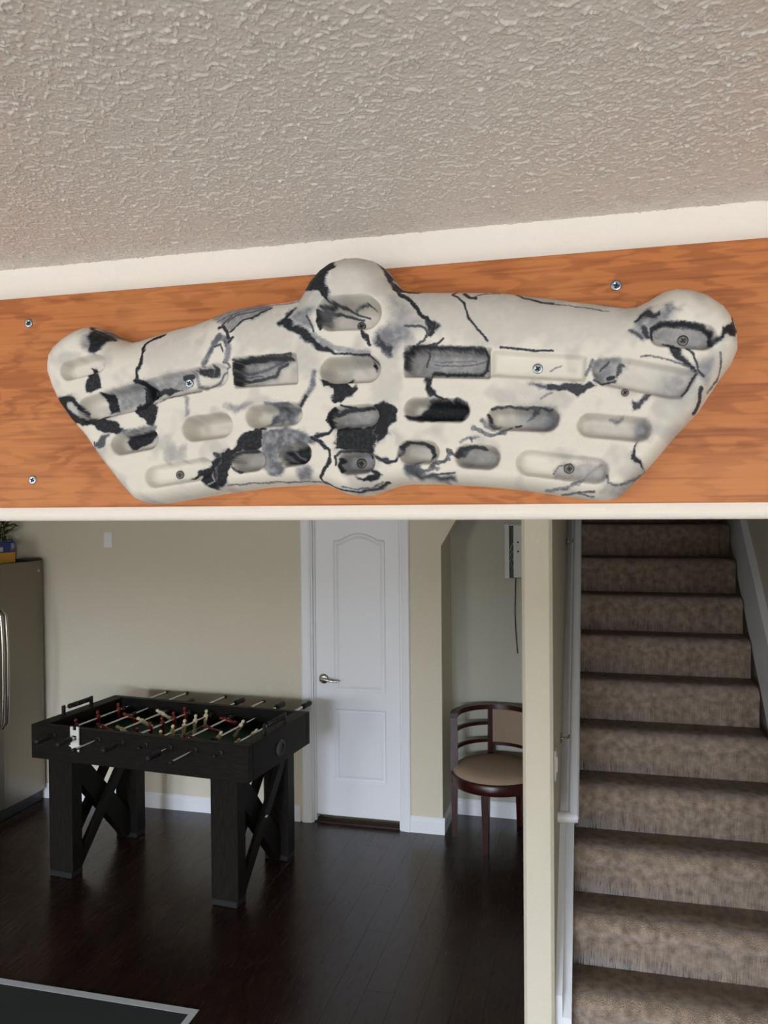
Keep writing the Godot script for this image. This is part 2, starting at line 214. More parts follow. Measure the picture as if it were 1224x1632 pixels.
	[1,0.10,1.9,2.5,1.6,[35,33.6,40.6,28.7]],
	[1,0.05,1.2,0.7,1.4,[52.1,26,51.9,34.1,60.2,38.4,78.2,36.8,94.8,32.6,102.4,27,101.6,15.8]],
	[1,0.04,0.7,0.7,1.1,[101.3,77.9,112,70.8,120.5,61,121.2,43.3,123.1,33.4]],
	[1,0.07,0.7,0.7,0.9,[80.5,14.4,85.9,9.8,89.4,1.1,90.2,-4.5,95.7,-10.4]],
	[1,0.12,0.7,0.7,0.9,[109.1,10.3,110.6,-0.2,110.5,-9.7,100.2,-23.2]],
	[1,0.12,0.7,0.7,0.8,[43.4,10.4,57.2,8.6,68.2,4.4,82,-1.2]],
	[1,0.10,0.7,0.7,0.9,[7.9,-0.2,15.2,7]],
	[1,0.10,0.9,1.9,1.6,[22.4,-5.4,26.8,4.9]],
	[1,0.05,0.7,0.7,1.9,[15.1,-6.8,18.8,-6.4]],
	[1,0.10,0.7,0.7,1.2,[2,-9,9.2,-13.1,20.9,-9.8]],
	[1,0.06,0.7,0.7,0.9,[88.9,-8.6,84.2,-17.6,77.8,-27]],
	[1,0.16,1.2,0.7,1.2,[-5.2,-3.9,-0.9,1.5,0.6,8.9]],
	[1,0.24,0.7,0.7,0.6,[-37.9,1.5,-27.4,5.6]],
	[1,0.06,0.7,0.7,1.6,[94,-20.3,92.9,-31.1,89.4,-40.4]],
	[1,0.12,1.2,0.7,0.9,[13.1,-95.8,14.5,-103.4,23.2,-105.6,38.4,-100.2,48.6,-93.5]],
	[1,0.20,1.2,0.7,1.2,[-42.2,-109.2,-23.6,-107.3,-11.6,-101.5]],
	[1,0.12,0.7,0.7,0.9,[-27.4,-113.2,-11.8,-111.2,1.5,-110.2]],
	[1,0.16,0.7,0.7,0.8,[-11.8,-112.7,1.5,-115.1]],
	[1,0.16,0.7,0.7,0.6,[-34.9,-93.2,-29.6,-87.2,-19.1,-84.3]],
	[1,0.32,1.2,0.7,0.9,[-13.1,-104.5,-4.3,-95.3,7.5,-86.4]],
	[0,0.72,2.5,2.5,0.0,[-202.3,-68.9,-193.7,-76.1,-182.5,-76.2,-181.3,-69.3,-188.1,-51.1,-193.9,-63.5]],
]


# ------------------------------------------------------------------ small helpers
func numbered(called: String) -> String:
	if not taken.has(called):
		taken[called] = 0
		return called
	taken[called] += 1
	return "%s_%03d" % [called, taken[called]]

func thing(called: String, label: String, category: String, at := Vector3.ZERO, turn := 0.0, group := "") -> Node3D:
	var o := Node3D.new()
	o.name = numbered(called)
	add_child(o)
	o.position = at
	o.rotation.y = turn
	o.set_meta("label", label)
	o.set_meta("category", category)
	if group:
		o.set_meta("group", group)
	return o

func struct_root(called: String, label: String, category: String, at := Vector3.ZERO) -> Node3D:
	var o := thing(called, label, category, at)
	o.set_meta("kind", "structure")
	return o

func part(parent: Node, called: String, mesh: Mesh, m: Material, at := Vector3.ZERO, rot := Vector3.ZERO) -> MeshInstance3D:
	var o := MeshInstance3D.new()
	o.mesh = mesh
	o.material_override = m
	o.name = called if parent != self else numbered(called)
	parent.add_child(o, true)
	o.position = at
	o.rotation = rot
	o.cast_shadow = GeometryInstance3D.SHADOW_CASTING_SETTING_ON
	return o

func solid(called: String, label: String, category: String, mesh: Mesh, m: Material, at := Vector3.ZERO, kind := "structure") -> MeshInstance3D:
	var o := part(self, called, mesh, m, at)
	o.set_meta("label", label)
	o.set_meta("category", category)
	if kind:
		o.set_meta("kind", kind)
	return o

func srgb(r: float, g: float, b: float) -> Color:
	return Color(r / 255.0, g / 255.0, b / 255.0)

func mat(c: Color, rough := 0.6, metal := 0.0, spec := 0.5) -> StandardMaterial3D:
	var m := StandardMaterial3D.new()
	m.albedo_color = c
	m.roughness = rough
	m.metallic = metal
	m.metallic_specular = spec
	return m

# convex polygon list -> mesh, faces turned outwards from the middle
func convex(polys: Array, mid: Vector3) -> ArrayMesh:
	var st := SurfaceTool.new()
	st.begin(Mesh.PRIMITIVE_TRIANGLES)
	st.set_smooth_group(-1)
	for f in polys:
		add_poly(st, f, mid)
	st.generate_normals()
	return st.commit()

func add_poly(st: SurfaceTool, f: Array, mid: Vector3) -> void:
	var n: Vector3 = (f[1] - f[0]).cross(f[2] - f[0])
	var c := Vector3.ZERO
	for p in f:
		c += p
	c /= f.size()
	var out := n.dot(c - mid) > 0.0
	for i in range(1, f.size() - 1):
		# front faces run clockwise
		var tri := [f[0], f[i + 1], f[i]] if out else [f[0], f[i], f[i + 1]]
		for p in tri:
			st.set_uv(Vector2(p.x, p.y))
			st.add_vertex(p)

func box_polys(s: Vector3, b: float) -> Array:
	var h := s * 0.5
	var r := []
	var i := h - Vector3(b, b, b)
	for ax in 3:
		for sg in [-1.0, 1.0]:
			var q := []
			for k in [[-1, -1], [1, -1], [1, 1], [-1, 1]]:
				var p := Vector3.ZERO
				p[ax] = sg * h[ax]
				p[(ax + 1) % 3] = k[0] * i[(ax + 1) % 3]
				p[(ax + 2) % 3] = k[1] * i[(ax + 2) % 3]
				q.append(p)
			r.append(q)
	if b > 0.0:
		for ax in 3:
			var u := (ax + 1) % 3
			var v := (ax + 2) % 3
			for k in [[-1, -1], [1, -1], [1, 1], [-1, 1]]:
				var q := []
				for e in [[-1, 0], [1, 0], [1, 1], [-1, 1]]:
					var p := Vector3.ZERO
					p[ax] = e[0] * i[ax]
					p[u] = k[0] * (h[u] if e[1] == 0 else i[u])
					p[v] = k[1] * (i[v] if e[1] == 0 else h[v])
					q.append(p)
				r.append(q)
		for sx in [-1, 1]:
			for sy in [-1, 1]:
				for sz in [-1, 1]:
					r.append([Vector3(sx * h.x, sy * i.y, sz * i.z), Vector3(sx * i.x, sy * h.y, sz * i.z), Vector3(sx * i.x, sy * i.y, sz * h.z)])
	return r

func bbox(s: Vector3, b := 0.0) -> ArrayMesh:
	return convex(box_polys(s, b), Vector3.ZERO)

# box given by two corners, mesh kept around its own middle
func slab(called: String, label: String, category: String, a: Vector3, b: Vector3, m: Material, bevel := 0.0) -> MeshInstance3D:
	return solid(called, label, category, bbox((b - a).abs(), bevel), m, (a + b) * 0.5)

func bpart(parent: Node, called: String, a: Vector3, b: Vector3, m: Material, bevel := 0.0) -> MeshInstance3D:
	return part(parent, called, bbox((b - a).abs(), bevel), m, (a + b) * 0.5)

# outline in the xy plane pushed along z from z0 to z1 (any simple polygon)
func prism(pts: PackedVector2Array, z0: float, z1: float, smooth_side := false) -> ArrayMesh:
	var st := SurfaceTool.new()
	st.begin(Mesh.PRIMITIVE_TRIANGLES)
	st.set_smooth_group(-1)
	if not Geometry2D.is_polygon_clockwise(pts):
		pts = pts.duplicate()
		pts.reverse()
	var idx := Geometry2D.triangulate_polygon(pts)
	for k in range(0, idx.size(), 3):
		var a := pts[idx[k]]
		var b := pts[idx[k + 1]]
		var c := pts[idx[k + 2]]
		if (b - a).cross(c - a) > 0.0:
			var t := b
			b = c
			c = t
		for p in [a, b, c]:
			st.set_uv(p)
			st.add_vertex(Vector3(p.x, p.y, z1))
		for p in [a, c, b]:
			st.set_uv(p)
			st.add_vertex(Vector3(p.x, p.y, z0))
	if smooth_side:
		st.set_smooth_group(1)
	var n := pts.size()
	for k in n:
		var a := pts[k]
		var b := pts[(k + 1) % n]
		var q := [Vector3(a.x, a.y, z1), Vector3(b.x, b.y, z1), Vector3(b.x, b.y, z0), Vector3(a.x, a.y, z0)]
		for e in [0, 2, 1, 0, 3, 2]:
			st.set_uv(Vector2(q[e].x + q[e].z, q[e].y))
			st.add_vertex(q[e])
	st.generate_normals()
	return st.commit()

# profile of (radius, y) turned round the y axis
func lathe(pr: Array, seg := 24) -> ArrayMesh:
	var st := SurfaceTool.new()
	st.begin(Mesh.PRIMITIVE_TRIANGLES)
	st.set_smooth_group(0)
	var ring := func(k: int, j: int) -> Vector3:
		var a := TAU * j / seg
		return Vector3(pr[k].x * cos(a), pr[k].y, pr[k].x * sin(a))
	for k in pr.size() - 1:
		for j in seg:
			var a: Vector3 = ring.call(k, j)
			var b: Vector3 = ring.call(k, j + 1)
			var c: Vector3 = ring.call(k + 1, j + 1)
			var d: Vector3 = ring.call(k + 1, j)
			for p in [a, c, b, a, d, c]:
				st.add_vertex(p)
	st.generate_normals()
	return st.commit()

# round bar through points
func tube(pts: Array, r: float, seg := 10, r2 := -1.0) -> ArrayMesh:
	var st := SurfaceTool.new()
	st.begin(Mesh.PRIMITIVE_TRIANGLES)
	st.set_smooth_group(0)
	var rings := []
	var up := Vector3.UP
	for i in pts.size():
		var t: Vector3 = (pts[mini(i + 1, pts.size() - 1)] - pts[maxi(i - 1, 0)]).normalized()
		if absf(t.dot(up)) > 0.95:
			up = Vector3.RIGHT
		var u := t.cross(up).normalized()
		var v := u.cross(t).normalized()
		up = v
		var rad := r if r2 < 0.0 else lerpf(r, r2, float(i) / (pts.size() - 1))
		var row := []
		for j in seg:
			var a := TAU * j / seg
			row.append(pts[i] + u * cos(a) * rad + v * sin(a) * rad)
		rings.append(row)
	for i in pts.size() - 1:
		for j in seg:
			var k := (j + 1) % seg
			for p in [rings[i][j], rings[i][k], rings[i + 1][k], rings[i][j], rings[i + 1][k], rings[i + 1][j]]:
				st.add_vertex(p)
	st.set_smooth_group(-1)
	for j in range(1, seg - 1):
		for p in [rings[0][0], rings[0][j + 1], rings[0][j]]:
			st.add_vertex(p)
		for p in [rings[-1][0], rings[-1][j], rings[-1][j + 1]]:
			st.add_vertex(p)
	st.generate_normals()
	return st.commit()

# rectangular bar along an arc round the y axis: radii r0..r1, heights y0..y1, angles in degrees (0 = +x, 90 = +z)
func arc_bar(r0: float, r1: float, y0: float, y1: float, a0: float, a1: float, seg := 20) -> ArrayMesh:
	var st := SurfaceTool.new()
	st.begin(Mesh.PRIMITIVE_TRIANGLES)
	var c := [Vector2(r0, y0), Vector2(r1, y0), Vector2(r1, y1), Vector2(r0, y1)]
	var at := func(i: int, j: int) -> Vector3:
		var a := deg_to_rad(lerpf(a0, a1, float(j) / seg))
		return Vector3(c[i].x * cos(a), c[i].y, c[i].x * sin(a))
	for i in 4:
		st.set_smooth_group(i + 1)
		var i2 := (i + 1) % 4
		for j in seg:
			for e in [[i, j], [i2, j + 1], [i2, j], [i, j], [i, j + 1], [i2, j + 1]]:
				st.add_vertex(at.call(e[0], e[1]))
	st.set_smooth_group(-1)
	for e in [[0, 0], [1, 0], [2, 0], [0, 0], [2, 0], [3, 0]]:
		st.add_vertex(at.call(e[0], e[1]))
	for e in [[0, seg], [2, seg], [1, seg], [0, seg], [3, seg], [2, seg]]:
		st.add_vertex(at.call(e[0], e[1]))
	st.generate_normals()
	return st.commit()

func noise(sd: int, freq: float, oct := 3, kind := FastNoiseLite.TYPE_SIMPLEX_SMOOTH) -> FastNoiseLite:
	var n := FastNoiseLite.new()
	n.seed = sd
	n.noise_type = kind
	n.frequency = freq
	n.fractal_octaves = oct
	n.fractal_type = FastNoiseLite.FRACTAL_FBM if oct > 1 else FastNoiseLite.FRACTAL_NONE
	return n

func noise_tex(n: FastNoiseLite, size: int, cols: Array, normal := false, bump := 8.0) -> NoiseTexture2D:
	var t := NoiseTexture2D.new()
	t.width = size
	t.height = size
	t.seamless = true
	t.noise = n
	if normal:
		t.as_normal_map = true
		t.bump_strength = bump
	elif cols.size():
		var g := Gradient.new()
		var off := PackedFloat32Array()
		var cc := PackedColorArray()
		for k in cols.size():
			off.append(cols[k][0])
			cc.append(cols[k][1])
		g.offsets = off
		g.colors = cc
		t.color_ramp = g
	return t

func grey_image(w: int, h: int, v: PackedFloat32Array) -> ImageTexture:
	var by := PackedByteArray()
	by.resize(w * h)
	for i in w * h:
		by[i] = clampi(int(v[i] * 255.0 + 0.5), 0, 255)
	return ImageTexture.create_from_image(Image.create_from_data(w, h, false, Image.FORMAT_L8, by))

# ------------------------------------------------------------------ main
func _ready() -> void:
	rng.seed = 7
	camera_and_light()
	materials()
	shell()
	header_and_plank()
	fingerboard()
	staircase()
	closet_door()
	floor_boards()
	foosball_table()
	barrel_chair()
	fridge_corner()
	small_fixtures()
	mat_on_floor()

func camera_and_light() -> void:
	var cam := Camera3D.new()
	cam.name = "camera"
	add_child(cam)
	cam.position = Vector3(0, 2.07, 0)
	cam.rotation_order = EULER_ORDER_YXZ
	cam.rotation_degrees = Vector3(DOWN_TILT, TURN, LEAN)
	cam.fov = rad_to_deg(2.0 * atan(816.0 / 1300.0))
	cam.near = 0.02
	cam.current = true

	var e := Environment.new()
	e.background_mode = Environment.BG_SKY
	var sky := Sky.new()
	var ps := ProceduralSkyMaterial.new()
	ps.sky_top_color = srgb(150, 180, 225)
	ps.sky_horizon_color = srgb(215, 225, 235)
	ps.ground_bottom_color = srgb(120, 112, 100)
	ps.ground_horizon_color = srgb(150, 145, 135)
	sky.sky_material = ps
	e.sky = sky
	e.tonemap_mode = Environment.TONE_MAPPER_LINEAR
	e.tonemap_exposure = 0.8
	e.sdfgi_enabled = true
	e.ssao_enabled = true
	e.ssil_enabled = true
	var we := WorldEnvironment.new()
	we.name = "environment"
	we.environment = e
	add_child(we)

	# daylight through the patio door at the end of the camera's room: open sky above the neighbours' fence
	area_light("patio_sky_light", Vector3(-1.5, 4.3, 14.0), Vector3(-1.5, 1.0, 0.0), Vector2(7.0, 4.0), srgb(225, 236, 255), 1150.0)
	# daylight in the rear window to the right of the patio door
	area_light("rear_window_light", Vector3(1.6, 1.5, 4.95), Vector3(1.6, 1.5, 0.0), Vector2(1.5, 1.25), srgb(250, 250, 255), 13.0)
	# daylight in the rear window left of the patio door
	area_light("left_window_light", Vector3(-3.95, 1.5, 4.95), Vector3(-3.95, 1.5, 0.0), Vector2(0.8, 1.25), srgb(250, 250, 255), 9.0)

func area_light(called: String, at: Vector3, to: Vector3, size: Vector2, c: Color, energy: float) -> void:
	var l := AreaLight3D.new()
	l.name = called
	add_child(l)
	l.look_at_from_position(at, to, Vector3.UP)
	l.area_size = size
	l.area_normalize_energy = true
	l.light_color = c
	l.light_energy = energy
	l.area_range = 40.0
	l.shadow_enabled = true

func materials() -> void:
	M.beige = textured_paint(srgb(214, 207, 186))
	M.alcove = textured_paint(srgb(188, 187, 172))  # wall beige made greyer: the alcove's shade is painted into the colour
	M.cream = textured_paint(srgb(238, 230, 216))
	M.white = mat(srgb(232, 234, 236), 0.38)
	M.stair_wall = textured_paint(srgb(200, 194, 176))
	M.dark_slab = mat(srgb(30, 22, 18), 0.6)
	M.chrome = mat(srgb(200, 198, 190), 0.22, 1.0)
	M.black = mat(srgb(14, 14, 15), 0.45)
	M.rubber = mat(srgb(20, 20, 21), 0.6)
	M.zinc = mat(srgb(150, 162, 172), 0.28, 1.0)
	M.darkscrew = mat(srgb(92, 90, 86), 0.4, 0.7)
	# carpet
	var carpet := mat(Color.WHITE, 0.95, 0.0, 0.2)
	carpet.albedo_texture = noise_tex(noise(11, 0.022, 5), 512, [[0.0, srgb(106, 88, 72)], [0.35, srgb(150, 129, 108)], [0.6, srgb(172, 150, 128)], [1.0, srgb(202, 180, 156)]])
	carpet.uv1_triplanar = true
	carpet.uv1_world_triplanar = true
	carpet.uv1_scale = Vector3(1.7, 1.7, 1.7)
	carpet.normal_enabled = true
	carpet.normal_texture = noise_tex(noise(12, 0.25, 3), 512, [], true, 12.0)
	carpet.normal_scale = 0.9
	carpet.rim_enabled = true
	carpet.rim = 0.9
	M.carpet = carpet
	# black oak of the games table
	var oak := mat(Color.WHITE, 0.55, 0.0, 0.3)
	oak.albedo_texture = noise_tex(noise(21, 0.03, 4), 256, [[0.0, srgb(13, 11, 9)], [0.5, srgb(23, 20, 16)], [1.0, srgb(36, 32, 27)]])
	oak.uv1_triplanar = true
	oak.uv1_scale = Vector3(1.2, 9.0, 9.0)
	M.oak = oak
	var oak_up := oak.duplicate()
	oak_up.uv1_scale = Vector3(9.0, 1.2, 9.0)
	M.oak_up = oak_up

func textured_paint(c: Color) -> StandardMaterial3D:
	var m := mat(c, 0.7, 0.0, 0.35)
	m.normal_enabled = true
	m.normal_texture = paint_normal()
	m.normal_scale = 0.35
	m.uv1_triplanar = true
	m.uv1_world_triplanar = true
	m.uv1_scale = Vector3(2.2, 2.2, 2.2)
	return m

var _paint: NoiseTexture2D
func paint_normal() -> NoiseTexture2D:
	if _paint == null:
		_paint = noise_tex(noise(5, 0.035, 3), 512, [], true, 5.0)
	return _paint

func ceiling_paint() -> StandardMaterial3D:
	var m := mat(srgb(221, 214, 206), 0.22, 0.0, 0.6)
	m.normal_enabled = true
	m.normal_texture = noise_tex(noise(38, 0.12, 2), 256, [], true, 4.0)
	m.normal_scale = 0.25
	m.uv1_triplanar = true
	m.uv1_world_triplanar = true
	m.uv1_scale = Vector3(6, 6, 6)
	return m

# knock-down plaster as true relief over the camera's corner of the ceiling: wandering ridges, short worms and droplets
func plaster(x0: float, x1: float, z0: float, z1: float, step: float) -> ArrayMesh:
	var warp := noise(31, 40.0, 2)
	var ridge := noise(32, 44.0, 2)
	var worm := noise(33, 125.0, 1)
	var gate := noise(34, 36.0, 2)
	var drop := noise(35, 240.0, 1)
	var nx := int((x1 - x0) / step) + 1
	var nz := int((z1 - z0) / step) + 1
	var hs := PackedFloat32Array()
	hs.resize(nx * nz)
	for k in nz:
		var z := z0 + k * step
		for i in nx:
			var x := x0 + i * step
			var wx := x + 0.008 * warp.get_noise_2d(x, z)
			var wz := z + 0.008 * warp.get_noise_2d(x + 5.0, z)
			var a := 1.0 - smoothstep(0.008, 0.060, absf(ridge.get_noise_2d(wx, wz)))
			var g := smoothstep(0.08, 0.25, gate.get_noise_2d(x, z))
			var b := smoothstep(0.36, 0.56, worm.get_noise_2d(wx * 0.8, wz))
			var d := smoothstep(0.46, 0.68, drop.get_noise_2d(x, z))
			hs[k * nx + i] = 0.0011 * a * g + 0.0008 * b + 0.0006 * d + 0.0003 * gate.get_noise_2d(x * 0.7 + 3.0, z * 0.7)
	var vs := PackedVector3Array()
	vs.resize(nx * nz)
	var ns := PackedVector3Array()
	ns.resize(nx * nz)
	var ids := PackedInt32Array()
	ids.resize((nx - 1) * (nz - 1) * 6)
	var c := 0
	for k in nz:
		for i in nx:
			var at := k * nx + i
			vs[at] = Vector3(x0 + i * step, -hs[at] - 0.0008, z0 + k * step)
			var hx := (hs[k * nx + mini(i + 1, nx - 1)] - hs[k * nx + maxi(i - 1, 0)]) / (2.0 * step)
			var hz := (hs[mini(k + 1, nz - 1) * nx + i] - hs[maxi(k - 1, 0) * nx + i]) / (2.0 * step)
			ns[at] = Vector3(-hx, -1.0, -hz).normalized()
			if i < nx - 1 and k < nz - 1:
				for e in [at, at + nx + 1, at + 1, at, at + nx, at + nx + 1]:
					ids[c] = e
					c += 1
	var arr := []
	arr.resize(Mesh.ARRAY_MAX)
	arr[Mesh.ARRAY_VERTEX] = vs
	arr[Mesh.ARRAY_NORMAL] = ns
	arr[Mesh.ARRAY_INDEX] = ids
	var me := ArrayMesh.new()
	me.add_surface_from_arrays(Mesh.PRIMITIVE_TRIANGLES, arr)
	return me

# ------------------------------------------------------------------ the setting
func shell() -> void:
	# floor base; the boards lie on it
	var fl := struct_root("floor", "dark brown wood laminate floor of the back room", "floor")
	bpart(fl, "subfloor", Vector3(-4.7, -0.10, -5.6), Vector3(2.7, -0.012, 5.3), M.dark_slab)
	bpart(fl, "added_bounce_floor", Vector3(-4.7, -0.012, -1.4), Vector3(2.7, 0.0, 5.3), mat(srgb(186, 182, 176), 0.95, 0.0, 0.1))  # unseen pale floor, added to bounce daylight up to the ceiling
	# camera-side ceiling, and the far ceilings
	var cp := ceiling_paint()
	# beyond the modelled relief the same plaster as a bump
	var cs := cp.duplicate()
	cs.normal_enabled = false
	cs.uv1_scale = Vector3(1.6, 1.6, 1.6)
	cs.heightmap_enabled = true
	cs.heightmap_texture = noise_tex(noise(39, 0.06, 2), 1024, [[0.0, Color.BLACK], [0.55, Color.BLACK], [0.78, Color.WHITE], [1.0, Color.WHITE]])
	cs.heightmap_scale = 0.12
	var cl := struct_root("ceiling", "off white ceiling with rough knockdown plaster texture", "ceiling", Vector3(0, CEIL, 0))
	bpart(cl, "slab", Vector3(-4.7, 0, -0.9), Vector3(2.7, 0.1, 5.3), cs)
	part(cl, "plaster_relief", plaster(-0.82, 0.32, -0.834, -0.36, 0.0009), cp)
	slab("ceiling_back", "plain ceiling of the back room behind the header", "ceiling", Vector3(-4.7, CEIL, -5.6), Vector3(-0.14, CEIL + 0.1, -0.9), M.cream)
	slab("ceiling_stair", "plain ceiling in front of the stair", "ceiling", Vector3(-0.14, CEIL, -3.0), Vector3(0.95, CEIL + 0.1, -0.9), M.cream)
	slab("ceiling_stairwell", "plain ceiling high above the stair", "ceiling", Vector3(-0.3, 4.6, -7.2), Vector3(0.95, 4.7, -2.9), M.cream)
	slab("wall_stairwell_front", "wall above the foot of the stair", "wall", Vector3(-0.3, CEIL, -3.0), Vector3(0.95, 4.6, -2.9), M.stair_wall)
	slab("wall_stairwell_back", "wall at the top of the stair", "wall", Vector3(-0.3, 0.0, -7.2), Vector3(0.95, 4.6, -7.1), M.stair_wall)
	# outer walls
	slab("wall_left", "beige side wall behind the refrigerator", "wall", Vector3(-4.7, 0.0, -5.6), Vector3(-4.5, CEIL, 5.3), M.beige)
	slab("wall_right", "beige wall on the right of the camera's room", "wall", Vector3(2.5, 0.0, -0.97), Vector3(2.7, CEIL, 5.3), M.beige)
	slab("wall_front_right", "beige wall right of the stair opening", "wall", Vector3(0.95, 0.0, -0.97), Vector3(2.5, CEIL, -0.86), M.beige)
	# rear wall with the patio door opening
	slab("wall_rear_left", "beige rear wall between the left window and the patio door", "wall", Vector3(-3.5, 0.0, 5.0), Vector3(-2.5, CEIL, 5.2), M.beige)
	slab("wall_rear_left_sill", "beige rear wall under the left window", "wall", Vector3(-4.5, 0.0, 5.0), Vector3(-3.5, 0.85, 5.2), M.beige)
	slab("wall_rear_left_lintel", "beige rear wall over the left window", "wall", Vector3(-4.5, 2.15, 5.0), Vector3(-3.5, CEIL, 5.2), M.beige)
	slab("wall_rear_right", "beige rear wall between the patio door and the rear window", "wall", Vector3(-0.5, 0.0, 5.0), Vector3(0.8, CEIL, 5.2), M.beige)
	slab("wall_rear_sill", "beige rear wall under the rear window", "wall", Vector3(0.8, 0.0, 5.0), Vector3(2.5, 0.85, 5.2), M.beige)
	slab("wall_rear_lintel", "beige rear wall over the rear window", "wall", Vector3(0.8, 2.15, 5.0), Vector3(2.5, CEIL, 5.2), M.beige)
	var rw := struct_root("window_3", "white frame of the rear window behind the camera", "window", Vector3(1.65, 0, 5.1))
	for x in [-0.82, 0.0, 0.82]:
		bpart(rw, "frame", Vector3(x - 0.03, 0.85, -0.04), Vector3(x + 0.03, 2.15, 0.04), M.white)
	for y in [0.88, 2.12]:
		bpart(rw, "frame", Vector3(-0.85, y - 0.03, -0.04), Vector3(0.85, y + 0.03, 0.04), M.white)
	slab("wall_rear_head", "beige rear wall over the patio door", "wall", Vector3(-2.5, 2.08, 5.0), Vector3(-0.5, CEIL, 5.2), M.beige)
	var pd := struct_root("window_1", "white frame of the patio door behind the camera", "window", Vector3(-1.5, 0, 5.1))
	for x in [-0.97, 0.0, 0.97]:
		bpart(pd, "frame", Vector3(x - 0.03, 0.0, -0.04), Vector3(x + 0.03, 2.08, 0.04), M.white)
	bpart(pd, "frame", Vector3(-1.0, 2.02, -0.04), Vector3(1.0, 2.08, 0.04), M.white)
	var sw := struct_root("window_2", "white frame of the left rear window behind the camera", "window", Vector3(-3.95, 0, 5.1))
	for x in [-0.45, 0.45]:
		bpart(sw, "frame", Vector3(x - 0.03, 0.85, -0.04), Vector3(x + 0.03, 2.15, 0.04), M.white)
	for y in [0.88, 2.12]:
		bpart(sw, "frame", Vector3(-0.45, y - 0.03, -0.04), Vector3(0.45, y + 0.03, 0.04), M.white)
	solid("ground", "pale paved ground outside the patio door", "ground", bbox(Vector3(30, 0.1, 12)), mat(srgb(168, 160, 146), 0.9), Vector3(-1.5, -0.12, 11.4))

	# back wall: left of the door, right of the door with a clipped upper corner over the alcove
	slab("wall_back_left", "beige back wall behind the games table", "wall", Vector3(-4.5, 0.0, -5.12), Vector3(-1.80, CEIL, -5.0), M.beige)
	var wr := solid("wall_back_right", "narrow beige wall between closet door and alcove, clipped at its upper corner", "wall",
		prism(PackedVector2Array([Vector2(-1.155, 0), Vector2(-0.911, 0), Vector2(-0.911, 1.80), Vector2(-0.70, 2.16), Vector2(-0.25, 2.16), Vector2(-0.25, CEIL), Vector2(-1.155, CEIL)]), -5.12, -5.0), M.beige)
	wr.set_meta("label", "narrow beige wall between closet door and alcove")
	slab("wall_back_head", "beige wall over the closet door", "wall", Vector3(-1.80, 2.10, -5.12), Vector3(-1.155, CEIL, -5.0), M.beige)
	slab("wall_closet", "wall closing the closet behind the door", "wall", Vector3(-1.85, 0.0, -5.30), Vector3(-1.05, CEIL, -5.14), M.beige)
	slab("wall_alcove_left", "shaded left side of the alcove", "wall", Vector3(-1.03, 0.0, -5.5), Vector3(-0.911, CEIL, -5.12), M.beige)
	slab("wall_alcove_back", "beige alcove wall behind the barrel chair, its shade painted in as grey", "wall", Vector3(-0.911, 0.0, -5.5), Vector3(-0.25, CEIL, -5.36), M.alcove)
	# partition between the room and the stair, with a rounded end
	slab("wall_partition", "cream end of the partition wall beside the stair", "wall", Vector3(-0.25, 0.0, -7.1), Vector3(-0.14, CEIL, -3.0), M.beige, 0.012)
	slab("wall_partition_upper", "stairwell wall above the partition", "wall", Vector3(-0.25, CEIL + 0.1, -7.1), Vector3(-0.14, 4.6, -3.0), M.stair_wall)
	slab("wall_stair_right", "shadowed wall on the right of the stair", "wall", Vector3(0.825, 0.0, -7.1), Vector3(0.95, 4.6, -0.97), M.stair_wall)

	# baseboards
	baseboard("baseboard_back", "white baseboard of the back wall left of the door", Vector3(-4.5, 0, -5.0), Vector3(-1.85, 0, -5.0), Vector3.BACK)
	baseboard("baseboard_right", "white baseboard between the closet door and the alcove", Vector3(-1.115, 0, -5.0), Vector3(-0.897, 0, -5.0), Vector3.BACK)
	baseboard("baseboard_alcove_side", "white baseboard on the alcove's left side", Vector3(-0.911, 0, -5.0), Vector3(-0.911, 0, -5.36), Vector3.RIGHT)
	baseboard("baseboard_alcove", "white baseboard of the alcove behind the chair", Vector3(-0.897, 0, -5.36), Vector3(-0.25, 0, -5.36), Vector3.BACK)
	baseboard("baseboard_left", "white baseboard of the left side wall", Vector3(-4.5, 0, -1.2), Vector3(-4.5, 0, -3.8), Vector3.RIGHT)

func baseboard(called: String, label: String, a: Vector3, b: Vector3, face: Vector3) -> void:
	# moulded strip, 103 mm high, standing on the floor against the wall that lies on the left of a->b turned inwards
	var l := a.distance_to(b)
	var pr := PackedVector2Array([Vector2(0, 0), Vector2(0.014, 0), Vector2(0.014, 0.075), Vector2(0.011, 0.082), Vector2(0.011, 0.092), Vector2(0.005, 0.103), Vector2(0, 0.103)])
	var o := solid(called, label, "baseboard", prism(pr, 0.0, l), M.white, a)
	# local z along a->b, local x away from the wall
	var z := (b - a).normalized()
	var x := Vector3.UP.cross(z)
	o.basis = Basis(x, Vector3.UP, z)
	if x.dot(face) < 0.0:
		# turn the strip end for end so that it faces the room
		o.position = b
		o.basis = Basis(-x, Vector3.UP, -z)

